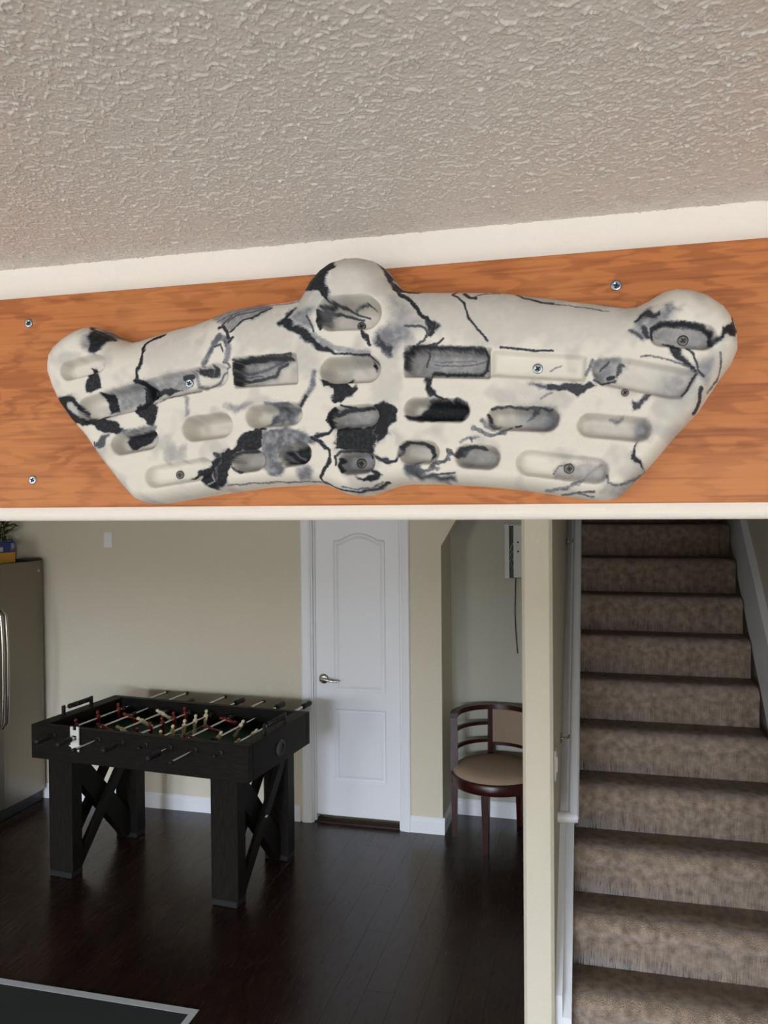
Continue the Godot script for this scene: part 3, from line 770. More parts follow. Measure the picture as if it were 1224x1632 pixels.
func floor_boards() -> void:
	var fl: Node3D = get_node("floor")
	var tex := []
	for k in 3:
		var m := mat(Color.WHITE, 0.30, 0.0, 0.5)
		m.albedo_texture = noise_tex(noise(50 + k, 0.02, 5), 512, [[0.0, srgb(24 + 3 * k, 14 + 2 * k, 11 + k)], [0.5, srgb(38 + 3 * k, 22 + 2 * k, 17 + k)], [1.0, srgb(54 + 3 * k, 32 + 2 * k, 25 + k)]])
		m.uv1_triplanar = true
		m.uv1_world_triplanar = true
		m.uv1_scale = Vector3(8.0, 8.0, 0.7)
		m.uv1_offset = Vector3(0.3 * k, 0, 0.17 * k)
		m.roughness_texture = noise_tex(noise(60 + k, 0.03, 3), 256, [[0.0, Color(0.7, 0.7, 0.7)], [1.0, Color(1, 1, 1)]])
		tex.append(m)
	var wd := 0.127
	var meshes := {}
	var row := 0
	var x := -4.5
	while x < 0.82:
		var z := -5.5 + fmod(row * 0.47, 1.22)
		var from := -5.5
		while from < -1.4:
			var to := minf(z if z > from + 0.05 else z + 1.22, -1.4)
			if not (x > -0.26 and to < -3.2):
				var len_ := snappedf(to - from, 0.001)
				if not meshes.has(len_):
					meshes[len_] = bbox(Vector3(wd - 0.0003, 0.012, len_ - 0.0003), 0.0006)
				part(fl, "plank", meshes[len_], tex[rng.randi() % 3], Vector3(x + wd * 0.5, -0.006, (from + to) * 0.5))
			from = to
			z = to + 1.22
		x += wd
		row += 1

# ------------------------------------------------------------------ header and plank
func header_and_plank() -> void:
	# drywall header with a rounded lower edge
	var pr := PackedVector2Array([Vector2(-0.97, CEIL), Vector2(-0.833, CEIL)])
	for k in 7:
		var a := deg_to_rad(-90.0 * k / 6.0)
		pr.append(Vector2(-0.845 + 0.012 * cos(a), 2.064 + 0.012 * sin(a)))
	for k in 7:
		var a := deg_to_rad(-90.0 - 90.0 * k / 6.0)
		pr.append(Vector2(-0.958 + 0.012 * cos(a), 2.064 + 0.012 * sin(a)))
	var m := mat(srgb(239, 234, 225), 0.6, 0.0, 0.4)
	m.uv1_triplanar = true
	m.uv1_world_triplanar = true
	m.uv1_scale = Vector3(3, 3, 3)
	m.heightmap_enabled = true
	m.heightmap_texture = noise_tex(noise(41, 0.05, 2), 512, [[0.0, Color.BLACK], [0.55, Color.BLACK], [0.75, Color.WHITE], [1.0, Color.WHITE]])
	m.heightmap_scale = 0.03
	var o := solid("wall_header", "cream drywall header with rounded lower edge carrying the plywood plank", "wall", prism(pr, -4.6, 0.95), m)
	# profile drawn in (z, y); turn so that local x -> world z, local z -> world x
	o.basis = Basis(Vector3(0, 0, 1), Vector3(0, 1, 0), Vector3(-1, 0, 0))
	o.mesh = prism(pr, -0.95, 4.5)

	var pk := thing("plywood_plank", "orange stained plywood plank screwed along the cream header", "plank", Vector3(-0.25, 2.1895, -0.824))
	part(pk, "board", bbox(Vector3(1.50, 0.243, 0.018), 0.0012), plywood())
	var places := [Vector3(-629.6, 91.4, 0), Vector3(-627.2, -89.9, 0), Vector3(23.6, 86.8, 0), Vector3(180, 80, 0), Vector3(182, -88, 0)]
	for p in places:
		screw(pk, Vector3(p.x * 0.001 + 0.25, p.y * 0.001 + 0.0005, 0.0092), M.zinc, 0.0052, rng.randf() * 1.5)

func plywood() -> StandardMaterial3D:
	var w := 2048
	var h := 340
	var by := PackedByteArray()
	by.resize(w * h * 3)
	var big := noise(71, 0.0035, 3)
	var jag := noise(72, 0.02, 3)
	var fib := noise(73, 0.02, 3)
	var ton := noise(74, 0.004, 2)
	var a := srgb(188, 116, 64).srgb_to_linear()
	var b := srgb(136, 74, 38).srgb_to_linear()
	var c := srgb(206, 138, 82).srgb_to_linear()
	var dark := srgb(104, 52, 24).srgb_to_linear()
	for y in h:
		for x in w:
			var j := jag.get_noise_2d(x * 0.42, y * 3.4)
			var v := big.get_noise_2d(x * 1.15 + 40.0 * j, y * 2.6 + 5.0 * j)
			var ring := 0.5 + 0.5 * sin((v * 5.2 + y * 0.008) * 2.2)
			var edge := smoothstep(0.30, 0.85, ring + 0.30 * j)
			var f := fib.get_noise_2d(x * 0.16, y * 6.0)
			var col := a.lerp(b, edge * 0.46)
			col = col.lerp(c, clampf(ton.get_noise_2d(x * 0.6, y * 1.6) * 0.7 + 0.08, 0.0, 0.45))
			col = col.lerp(dark, clampf(f * 0.8 - 0.10, 0.0, 0.42))
			col = col.lerp(c, clampf(-f * 0.6 - 0.12, 0.0, 0.3))
			col = col.linear_to_srgb()
			var i := (y * w + x) * 3
			by[i] = int(col.r * 255.0)
			by[i + 1] = int(col.g * 255.0)
			by[i + 2] = int(col.b * 255.0)
	var m := mat(Color.WHITE, 0.48, 0.0, 0.4)
	m.albedo_texture = ImageTexture.create_from_image(Image.create_from_data(w, h, false, Image.FORMAT_RGB8, by))
	m.uv1_triplanar = true
	m.uv1_scale = Vector3(1.0 / 1.50, 1.0 / 0.249, 1.0)
	m.uv1_offset = Vector3(0.5, 0.5, 0.5)
	return m

var _screw := {}
func screw(parent: Node, at: Vector3, m: Material, r: float, turn: float) -> void:
	# cross head: a dished ring and four-lobed recess
	var key := str(r)
	if not _screw.has(key):
		_screw[key] = [lathe([Vector2(r, -0.002), Vector2(r, 0.0004), Vector2(r * 0.86, 0.0011), Vector2(r * 0.55, 0.0008), Vector2(0.0001, 0.0006)], 20),
			bbox(Vector3(r * 1.05, 0.0006, r * 0.32)), bbox(Vector3(r * 0.32, 0.0006, r * 1.05))]
	var s := part(parent, "screw", _screw[key][0], m, at, Vector3(PI / 2, 0, 0))
	s.rotate_object_local(Vector3.UP, turn)
	part(s, "slot", _screw[key][1], M.black, Vector3(0, 0.0008, 0))
	part(s, "slot", _screw[key][2], M.black, Vector3(0, 0.0008, 0))

# ------------------------------------------------------------------ the fingerboard
func seg_dist(p: Vector2, a: Vector2, b: Vector2) -> Vector2:
	var ab := b - a
	var t := clampf((p - a).dot(ab) / ab.length_squared(), 0.0, 1.0)
	return Vector2((p - a - ab * t).length(), t)

func fingerboard() -> void:
	var out := PackedVector2Array()
	var wid := PackedFloat32Array()
	for k in range(0, OUTLINE.size(), 3):
		out.append(Vector2(OUTLINE[k], OUTLINE[k + 1]))
		wid.append(OUTLINE[k + 2])
	var n := out.size()
	var lo := out[0]
	var hi := out[0]
	for p in out:
		lo = lo.min(p)
		hi = hi.max(p)
	var step := 1.25
	lo -= Vector2(3, 3)
	hi += Vector2(3, 3)
	var nx := int((hi.x - lo.x) / step) + 1
	var ny := int((hi.y - lo.y) / step) + 1
	var dist := PackedFloat32Array()
	dist.resize(nx * ny)
	var hgt := PackedFloat32Array()
	hgt.resize(nx * ny)
	var pos := PackedVector2Array()
	pos.resize(nx * ny)
	for j in ny:
		var y := lo.y + j * step
		for i in nx:
			var p := Vector2(lo.x + i * step, y)
			var best := 1e9
			var bi := 0
			var bt := 0.0
			var inside := false
			var a := out[n - 1]
			for k in n:
				var b := out[k]
				var ab := b - a
				var ap := p - a
				var t := clampf(ap.dot(ab) / ab.length_squared(), 0.0, 1.0)
				var d2 := (ap - ab * t).length_squared()
				if d2 < best:
					best = d2
					bi = k
					bt = t
				if (a.y > p.y) != (b.y > p.y) and p.x < (b.x - a.x) * (p.y - a.y) / (b.y - a.y) + a.x:
					inside = not inside
				a = b
			var d := sqrt(best) * (1.0 if inside else -1.0)
			var at := j * nx + i
			dist[at] = d
			pos[at] = p
			if d <= 0.0:
				if d > -2.5 * step:
					# pull the vertex on to the outline
					var a2 := out[(bi + n - 1) % n]
					pos[at] = a2 + (out[bi] - a2) * bt
				continue
			var w := lerpf(wid[(bi + n - 1) % n], wid[bi], bt)
			var top := 48.0
			for b in BUMPS:
				top += b[3] * exp(-(Vector2(b[0], b[1]) - p).length_squared() / (2.0 * pow(b[2] * 0.6, 2.0)))
			var q := clampf(1.0 - d / w, 0.0, 1.0)
			hgt[at] = top * pow(1.0 - pow(q, 2.2), 1.0 / 2.2)
	for k in POCKETS:
		var v := PackedVector2Array()
		for e in range(0, k[3].size(), 2):
			v.append(Vector2(k[3][e], k[3][e + 1]))
		var r: float = k[1]
		var deep: float = k[2]
		var pl := v[0]
		var ph := v[0]
		for p in v:
			pl = pl.min(p)
			ph = ph.max(p)
		var grow := r + 6.0
		var i0 := maxi(int((pl.x - grow - lo.x) / step), 0)
		var i1 := mini(int((ph.x + grow - lo.x) / step) + 1, nx - 1)
		var j0 := maxi(int((pl.y - grow - lo.y) / step), 0)
		var j1 := mini(int((ph.y + grow - lo.y) / step) + 1, ny - 1)
		var bowl := 0.8 * (r if k[0] == "s" else 8.0) + 2.3
		for j in range(j0, j1 + 1):
			for i in range(i0, i1 + 1):
				var at := j * nx + i
				if dist[at] <= 0.0:
					continue
				var p := pos[at]
				var s := 1e9
				if k[0] == "s":
					s = seg_dist(p, v[0], v[1]).x - r
				else:
					for e in v.size():
						s = minf(s, seg_dist(p, v[e], v[(e + 1) % v.size()]).x)
					if Geometry2D.is_point_in_polygon(p, v):
						s = -s
				var t := clampf((2.3 - s) / bowl, 0.0, 1.0)
				hgt[at] -= deep * (1.0 - pow(1.0 - t, 2.8)) * smoothstep(0.0, 1.0, (2.8 - s) / 4.8)
	# mesh
	var vs := PackedVector3Array()
	var ns := PackedVector3Array()
	var uv := PackedVector2Array()
	var ids := PackedInt32Array()
	var slot := PackedInt32Array()
	slot.resize(nx * ny)
	slot.fill(-1)
	for j in range(0, ny - 1):
		for i in range(0, nx - 1):
			var c := [j * nx + i, j * nx + i + 1, (j + 1) * nx + i + 1, (j + 1) * nx + i]
			var any := false
			for e in c:
				any = any or dist[e] > 0.0
			if not any:
				continue
			for e in c:
				if slot[e] < 0:
					slot[e] = vs.size()
					var ii: int = e % nx
					var jj: int = e / nx
					var hx := (hgt[jj * nx + mini(ii + 1, nx - 1)] - hgt[jj * nx + maxi(ii - 1, 0)]) / (2.0 * step)
					var hy := (hgt[mini(jj + 1, ny - 1) * nx + ii] - hgt[maxi(jj - 1, 0) * nx + ii]) / (2.0 * step)
					vs.append(Vector3(pos[e].x + 226.0, pos[e].y, hgt[e]) * 0.001)
					ns.append(Vector3(-hx, -hy, 1.0).normalized())
					uv.append(Vector2((pos[e].x - lo.x) / (hi.x - lo.x), 1.0 - (pos[e].y - lo.y) / (hi.y - lo.y)))
			for e in [0, 2, 1, 0, 3, 2]:
				ids.append(slot[c[e]])
	var arr := []
	arr.resize(Mesh.ARRAY_MAX)
	arr[Mesh.ARRAY_VERTEX] = vs
	arr[Mesh.ARRAY_NORMAL] = ns
	arr[Mesh.ARRAY_TEX_UV] = uv
	arr[Mesh.ARRAY_INDEX] = ids
	var me := ArrayMesh.new()
	me.add_surface_from_arrays(Mesh.PRIMITIVE_TRIANGLES, arr)
	var hb := thing("fingerboard", "black and white marbled resin climbing fingerboard screwed to the plywood", "fingerboard", Vector3(-0.226, 2.19, -0.8143))
	part(hb, "body", me, marble(lo, hi))
	for s in SCREWS:
		var m: Material = M.zinc if s[3] == 0 else M.darkscrew
		screw(hb, Vector3(s[0] + 226.0, s[1], s[2] + 0.6) * 0.001, m, s[4] * 0.001, rng.randf() * 1.5)

func marble(lo: Vector2, hi: Vector2) -> StandardMaterial3D:
	var res := 2.0
	var w := int((hi.x - lo.x) * res)
	var h := int((hi.y - lo.y) * res)
	var warp := noise(81, 0.030, 2)
	var mot := noise(82, 0.009, 3)
	var speck := noise(83, 0.30, 2)
	var smear := noise(84, 0.05, 3)
	var fuzz := noise(85, 0.22, 3)
	var wx := PackedFloat32Array()
	var wy := PackedFloat32Array()
	wx.resize(w * h)
	wy.resize(w * h)
	var fz := PackedFloat32Array()
	fz.resize(w * h)
	var val := PackedFloat32Array()
	val.resize(w * h)
	for y in h:
		for x in w:
			var i := y * w + x
			wx[i] = warp.get_noise_2d(x, y)
			wy[i] = warp.get_noise_2d(x + 700.0, y + 300.0)
			fz[i] = fuzz.get_noise_2d(x * 0.55, y)
			var m := mot.get_noise_2d(x, y)
			var dirt := clampf(mot.get_noise_2d(x + 400, y + 90) * 3.0, 0.0, 1.0)
			val[i] = 0.72 - clampf(m * 0.45 - 0.04, 0.0, 0.17) - clampf(speck.get_noise_2d(x, y) * 0.5 - 0.2, 0.0, 0.16) * dirt - 0.02 * smear.get_noise_2d(x * 0.3, y)
	for f in MARBLE:
		var pts := PackedVector2Array()
		for e in range(0, f[5].size(), 2):
			pts.append(Vector2(f[5][e], f[5][e + 1]))
		var closed: bool = f[0] == 0
		var target: float = f[1]
		var fe: float = maxf(f[2], 0.4)
		var rag: float = f[3]
		var half: float = f[4]
		var halo: float = (3.4 if closed else 1.2) if target < 0.1 else 0.0
		var pl := pts[0]
		var ph := pts[0]
		for p in pts:
			pl = pl.min(p)
			ph = ph.max(p)
		var grow := maxf(fe, halo * 1.3) + rag * 2.0 + half + 1.0
		var x0 := maxi(int((pl.x - grow - lo.x) * res), 0)
		var x1 := mini(int((ph.x + grow - lo.x) * res), w - 1)
		var y0 := maxi(int((hi.y - ph.y - grow) * res), 0)
		var y1 := mini(int((hi.y - pl.y + grow) * res), h - 1)
		var np := pts.size()
		for y in range(y0, y1 + 1):
			for x in range(x0, x1 + 1):
				var i := y * w + x
				var p := Vector2(lo.x + x / res + wx[i] * rag * 1.5, hi.y - y / res + wy[i] * rag * 1.5)
				var best := 1e9
				var inside := false
				var a := pts[np - 1] if closed else pts[0]
				for k in range(0 if closed else 1, np):
					var b := pts[k]
					var ab := b - a
					var ap := p - a
					var t := clampf(ap.dot(ab) / maxf(ab.length_squared(), 1e-6), 0.0, 1.0)
					best = minf(best, (ap - ab * t).length_squared())
					if closed and (a.y > p.y) != (b.y > p.y) and p.x < (b.x - a.x) * (p.y - a.y) / (b.y - a.y) + a.x:
						inside = not inside
					a = b
				var s := sqrt(best)
				s = (-s if inside else s) - half
				var soft := halo * (0.75 + 0.9 * smear.get_noise_2d(x * 1.3, y * 1.3))
				if s > maxf(fe, soft):
					continue
				# the dye bleeds into the pale resin around a dark streak
				if halo > 0.0 and s < soft:
					val[i] = lerpf(val[i], 0.26, 0.55 * smoothstep(soft, 0.0, s) * clampf(0.75 + 1.4 * fz[i], 0.0, 1.0))
				if s > fe:
					continue
				var k2 := smoothstep(fe, -fe * 0.6, s + fz[i] * minf(fe + rag, 2.2) * 0.55)
				if target > 0.1:
					k2 *= 0.88 + 0.3 * smear.get_noise_2d(x, y)
				elif closed:
					k2 *= 0.99 + 0.05 * smear.get_noise_2d(x * 2.0, y * 2.0)
				val[i] = lerpf(val[i], target, clampf(k2, 0.0, 1.0))
	var by := PackedByteArray()
	by.resize(w * h * 3)
	var light := Color(0.73, 0.70, 0.625)
	var mid := Color(0.225, 0.235, 0.262)
	var dark := Color(0.010, 0.011, 0.013)
	for i in w * h:
		var v := val[i]
		var c := mid.lerp(light, clampf((v - 0.25) / 0.48, 0.0, 1.0)) if v > 0.25 else dark.lerp(mid, clampf((v - 0.02) / 0.23, 0.0, 1.0))
		c = c.linear_to_srgb()
		by[i * 3] = int(c.r * 255.0)
		by[i * 3 + 1] = int(c.g * 255.0)
		by[i * 3 + 2] = int(c.b * 255.0)
	var m := mat(Color.WHITE, 0.6, 0.0, 0.25)
	m.albedo_texture = ImageTexture.create_from_image(Image.create_from_data(w, h, false, Image.FORMAT_RGB8, by))
	m.texture_repeat = false
	return m

const SCREWS := [[-406.9, 7.0, 36.2, 0, 4.6], [-418.9, -88.6, 36.2, 1, 4.6], [-227.5, 61.4, 8.4, 1, 4.4], [-225.0, -79.6, 20.6, 1, 5.2], [-48.3, 4.2, 40.0, 0, 4.8], [-20.4, -89.2, 34.3, 1, 4.8], [80.2, 24.3, 33.2, 1, 4.8], [29.4, -22.3, 47.6, 1, 3.6]]

# ------------------------------------------------------------------ stair
const RISE := 0.193
const RUN := 0.222
const FOOT := -3.157   # z of the lowest riser
func staircase() -> void:
	var st := thing("staircase", "straight stair covered in brown carpet between white stringer boards", "staircase", Vector3(0.35, 0, FOOT))
	st.set_meta("kind", "structure")
	# one step: riser, rounded nose, tread; profile in (depth, height), depth counted backwards
	var pr := PackedVector2Array([Vector2(0.004, 0.0), Vector2(0.0, RISE - 0.075)])
	for k in 10:
		var a := deg_to_rad(-8.0 + 98.0 * k / 9.0)
		pr.append(Vector2(0.050 - 0.062 * cos(a), RISE - 0.052 + 0.052 * sin(a)))
	pr.append(Vector2(RUN + 0.03, RISE))
	pr.append(Vector2(RUN + 0.03, 0.0))
	var me := prism(pr, -0.432, 0.432, true)
	for k in 15:
		var s := part(st, "step", me, M.carpet, Vector3(0, k * RISE, -k * RUN))
		s.basis = Basis(Vector3(0, 0, -1), Vector3(0, 1, 0), Vector3(1, 0, 0))
	# stringer boards on either wall: sloping strips
	stringer("trim_1", "white stringer board rising along the right stair wall", 0.790, 0.825, -0.06, 0.33, 0.78)
	stringer("trim_2", "white stringer board beside the partition wall", -0.115, -0.082, -0.02, 0.06, RISE / RUN)
	stringer("trim_3", "white moulded strip on the partition above the stringer", -0.14, -0.115, 0.0, 0.14, RISE / RUN)

	# hand rail on the partition
	var hr := thing("handrail", "white wooden handrail fixed along the partition wall of the stair", "handrail", Vector3(-0.14, 0.8, -3.35))
	var sl := RISE / RUN
	var prf := PackedVector2Array()
	for k in 20:
		var a := TAU * k / 20.0
		prf.append(Vector2(0.021 * signf(cos(a)) * pow(absf(cos(a)), 0.7), 0.024 * signf(sin(a)) * pow(absf(sin(a)), 0.8)))
	var ln := 2.9
	var d := Vector3(0, sl, -1).normalized()
	var rl := part(hr, "rail", prism(prf, 0.0, ln, true), M.white, Vector3(0.063, 0.0, 0.0))
	rl.basis = Basis(Vector3(-1, 0, 0), Vector3(-1, 0, 0).cross(d) * -1.0, d)
	var y := d.cross(Vector3(-1, 0, 0))
	rl.basis = Basis(Vector3(-1, 0, 0), y, d)
	part(hr, "wall_return", tube([Vector3(0.0, 0.0, 0.0), Vector3(0.045, 0.0, 0.002), Vector3(0.075, 0.002, -0.004)], 0.023, 14), M.white)
	for z in [0.34, 1.29, 2.4]:
		var w := Vector3(0.0, sl * z - 0.075, -z)
		var b := part(hr, "bracket", tube([w + Vector3(0.004, 0, 0), w + Vector3(0.03, 0.004, 0), w + Vector3(0.058, 0.03, 0), w + Vector3(0.063, 0.055, 0)], 0.006, 8), M.chrome)
		part(b, "rosette", lathe([Vector2(0.0, 0.006), Vector2(0.018, 0.005), Vector2(0.024, 0.0)], 16), M.chrome, w, Vector3(0, 0, -PI / 2))

func stringer(called: String, label: String, x0: float, x1: float, low: float, high: float, sl: float) -> void:
	# measured above the line through the step noses
	var z0 := FOOT + 0.10
	var z1 := FOOT - 14.0 * RUN
	var base := func(z: float) -> float: return RISE + (FOOT + 4.6) * RISE / RUN + (-4.6 - z) * sl
	var pts := PackedVector2Array([Vector2(z0, maxf(0.0, base.call(z0) + low)), Vector2(z0, base.call(z0) + high), Vector2(z1, base.call(z1) + high), Vector2(z1, base.call(z1) + low)])
	var o := solid(called, label, "trim", prism(pts, -x1, -x0), M.white)
	o.basis = Basis(Vector3(0, 0, 1), Vector3(0, 1, 0), Vector3(-1, 0, 0))

# ------------------------------------------------------------------ closet door
func closet_door() -> void:
	var d := struct_root("door_1", "narrow white two panel closet door with arched upper panel", "door", Vector3(-1.474, 0.0, -5.04))
	var w := 0.283      # half width
	var y0 := 0.044
	var y1 := 2.07
	# leaf with two raised panels: the leaf is a heightfield so that the mouldings are true grooves
	part(d, "leaf", door_leaf(w, y0, y1), M.white)
	bpart(d, "leaf_core", Vector3(-w, y0, -0.03), Vector3(w, y1, -0.012), M.white)
	# threshold strip under the leaf
	bpart(d, "threshold", Vector3(-0.295, 0.0, -0.06), Vector3(0.295, 0.006, 0.03), mat(srgb(58, 38, 28), 0.4))
	# jambs and head
	bpart(d, "jamb", Vector3(-0.303, 0, -0.08), Vector3(-0.286, 2.09, 0.04), M.white)
	bpart(d, "jamb", Vector3(0.286, 0, -0.08), Vector3(0.303, 2.09, 0.04), M.white)
	bpart(d, "head_jamb", Vector3(-0.303, 2.075, -0.08), Vector3(0.303, 2.095, 0.04), M.white)
	bpart(d, "stop", Vector3(-0.286, 0, -0.01), Vector3(-0.276, 2.075, 0.014), M.white)
	# casing, moulded
	for s in [-1.0, 1.0]:
		var pr := PackedVector2Array([Vector2(0, 0), Vector2(0, 0.010), Vector2(0.006, 0.013), Vector2(0.014, 0.012), Vector2(0.020, 0.014), Vector2(0.050, 0.018), Vector2(0.058, 0.018), Vector2(0.065, 0.014), Vector2(0.065, 0)])
		var cs := PackedVector2Array()
		for p in pr:
			cs.append(Vector2(s * (0.295 + p.x), -p.y))
		var c := part(d, "casing", prism(cs, 0.0, 2.15), M.white, Vector3(0, 0, 0.04))
		c.rotation = Vector3(-PI / 2, 0, 0)
	bpart(d, "head_casing", Vector3(-0.36, 2.09, 0.04), Vector3(0.36, 2.155, 0.058), M.white, 0.003)
	# lever handle on the left side
	var h := Node3D.new()
	h.name = "handle"
	d.add_child(h)
	h.position = Vector3(-0.225, 0.93, 0.0)
	part(h, "rosette", lathe([Vector2(0.0, 0.012), Vector2(0.018, 0.012), Vector2(0.028, 0.008), Vector2(0.033, 0.003), Vector2(0.034, 0.0)], 28), M.chrome, Vector3.ZERO, Vector3(PI / 2, 0, 0))
	part(h, "spindle", tube([Vector3(0, 0, 0.005), Vector3(0, 0, 0.052)], 0.011, 14), M.chrome)
	part(h, "lever", tube([Vector3(-0.008, 0.004, 0.052), Vector3(0.02, 0.006, 0.055), Vector3(0.05, 0.001, 0.056), Vector3(0.08, -0.006, 0.053), Vector3(0.108, -0.006, 0.046)], 0.011, 12, 0.007), M.chrome)

func door_leaf(w: float, y0: float, y1: float) -> ArrayMesh:
	# panel outlines (x half 0.17 around x=+0.02): lower 0.275..0.735, upper 0.855..1.83 with a swept arch to 1.88
	var cx := 0.019
	var arch := func(x: float) -> float:
		var t := clampf(1.0 - pow(absf(x - cx) / 0.140, 2.0), 0.0, 1.0)
		return 1.832 + 0.048 * pow(t, 1.5)
	var inset := func(x: float, y: float) -> float:
		var dx: float = 0.172 - absf(x - cx)
		var a: float = minf(dx, minf(y - 0.270, 0.738 - y))
		var b: float = minf(dx, minf(y - 0.852, (arch.call(x) - y) * 0.9))
		return maxf(a, b)
	var prof := func(s: float) -> float:
		if s <= 0.0:
			return 0.0
		if s < 0.008:
			return -0.010 * (s / 0.008)
		if s < 0.014:
			return -0.010
		if s < 0.036:
			return lerpf(-0.010, -0.0012, smoothstep(0.014, 0.036, s))
		return -0.0012
	var xs := PackedFloat32Array()
	var ys := PackedFloat32Array()
	var x := -w
	while x <= w + 1e-5:
		xs.append(x)
		x += 2.0 * w / 142.0
	var y := y0
	while y <= y1 + 1e-5:
		ys.append(y)
		y += (y1 - y0) / 506.0
	var st := SurfaceTool.new()
	st.begin(Mesh.PRIMITIVE_TRIANGLES)
	st.set_smooth_group(0)
	for yy in ys:
		for xx in xs:
			st.add_vertex(Vector3(xx, yy, prof.call(inset.call(xx, yy))))
	var n := xs.size()
	for j in ys.size() - 1:
		for i in n - 1:
			var a := j * n + i
			for e in [a, a + n + 1, a + 1, a, a + n, a + n + 1]:
				st.add_index(e)
	st.generate_normals()
	return st.commit()

# ------------------------------------------------------------------ games table
func foosball_table() -> void:
	var t := thing("foosball_table", "black wooden foosball table with crossed braces between its legs", "foosball table", Vector3(-2.33, 0.0, -4.22), deg_to_rad(-5.2))
	var L := 0.686
	var D := 0.365
	var top := 0.85
	var low := 0.662
	var rim := 0.085       # width of the end rims
	var side := 0.045
	# aprons
	bpart(t, "side_apron", Vector3(-L, low, D - side), Vector3(L, top, D), M.oak, 0.003)
	bpart(t, "side_apron", Vector3(-L, low, -D), Vector3(L, top, -D + side), M.oak, 0.003)
	var eL := bpart(t, "end_apron", Vector3(-L, low, -D + side), Vector3(-L + rim, top, D - side), M.oak, 0.003)
	eL.name = "end_apron"
	bpart(t, "end_apron", Vector3(L - rim, low, -D + side), Vector3(L, top, D - side), M.oak, 0.003)
	var field := mat(srgb(26, 62, 44), 0.6)
	bpart(t, "playing_field", Vector3(-L + rim, low + 0.03, -D + side), Vector3(L - rim, low + 0.06, D - side), field)
	var line := mat(srgb(190, 196, 190), 0.6)
	bpart(t, "field_line", Vector3(-0.004, low + 0.06, -D + side), Vector3(0.004, low + 0.0612, D - side), line)
	part(t, "field_circle", arc_bar(0.096, 0.104, low + 0.06, low + 0.0612, 0, 360, 40), line)
	for s in [-1.0, 1.0]:
		bpart(t, "goal_mouth", Vector3(s * (L - rim - 0.002) - 0.002, low + 0.062, -0.10), Vector3(s * (L - rim - 0.002) + 0.002, low + 0.14, 0.10), M.black)
	# ball return in the right end
	part(t, "ball_return", lathe([Vector2(0.0, 0.001), Vector2(0.030, 0.001), Vector2(0.034, 0.004), Vector2(0.042, 0.004), Vector2(0.045, 0.0)], 24), M.black, Vector3(L, 0.745, 0.02), Vector3(0, 0, -PI / 2)).scale = Vector3(1.0, 1.0, 1.35)
	# score counters on the end rims
	for s in [-1.0, 1.0]:
		var c := Node3D.new()
		c.name = "score_counter"
		t.add_child(c, true)
		c.position = Vector3(s * (L - 0.03), top, 0.02)
		for z in [-0.12, 0.12]:
			part(c, "post", bbox(Vector3(0.014, 0.058, 0.024), 0.003), M.black, Vector3(0, 0.025, z))
		part(c, "wire", tube([Vector3(0, 0.038, -0.12), Vector3(0, 0.038, 0.12)], 0.003, 8), M.chrome)
		for k in 10:
			part(c, "bead", lathe([Vector2(0.0, -0.0085), Vector2(0.013, -0.0085), Vector2(0.0155, 0.0), Vector2(0.013, 0.0085), Vector2(0.0, 0.0085)], 10), M.black, Vector3(0, 0.038, -0.10 + 0.0185 * k), Vector3(PI / 2, 0, 0))
	# legs and braces
	for sx in [-1.0, 1.0]:
		for sz in [-1.0, 1.0]:
			var lx: float = sx * 0.52
			var lg := part(t, "leg", bbox(Vector3(0.158, low - 0.035, 0.085), 0.003), M.oak_up, Vector3(lx, (low - 0.035) * 0.5 + 0.035, sz * 0.29))
			part(lg, "foot", bbox(Vector3(0.15, 0.036, 0.10), 0.006), M.rubber, Vector3(0, -(low - 0.035) * 0.5 - 0.017, 0))
		# one broad brace and a pair of narrower ones crossing it
		var zz := 0.25
		var ang := atan2(low - 0.10, 2.0 * zz)
		var bl := Vector2(2.0 * zz, low - 0.12).length() + 0.06
		var mid := Vector3(sx * 0.52, low * 0.5 + 0.02, 0.0)
		part(t, "brace", bbox(Vector3(0.06, 0.125, bl), 0.003), M.oak, mid, Vector3(-ang, 0, 0))
		for o in [-0.054, 0.054]:
			part(t, "cross_brace", bbox(Vector3(0.030, 0.066, bl), 0.003), M.oak, mid + Vector3(o, 0, 0), Vector3(ang, 0, 0))
		part(t, "bolt", lathe([Vector2(0.0, 0.006), Vector2(0.010, 0.006), Vector2(0.012, 0.0)], 12), M.chrome, mid + Vector3(sx * 0.068, 0, 0), Vector3(0, 0, -sx * PI / 2))
	# rods: [front stub, back stub, handle in front?, men, red?, slide, tilt]
	var red := mat(srgb(112, 26, 20), 0.4)
	var cream := mat(srgb(222, 208, 168), 0.45)
	var man := player_mesh()
	var steel := mat(srgb(205, 205, 205), 0.2, 1.0)
	var rows := [[0.06, 0.33, true, 3, true, 0.00, 0.1], [0.07, 0.34, true, 2, true, 0.03, 1.25], [0.20, 0.10, false, 3, false, -0.02, 1.15], [0.08, 0.33, true, 5, true, 0.0, 0.15], [0.06, 0.22, false, 5, false, 0.01, -0.12], [0.12, 0.30, true, 3, true, -0.01, 1.35], [0.22, 0.20, false, 2, false, 0.02, -0.55], [0.06, 0.27, false, 3, false, 0.03, -0.75]]
	var ry := 0.805
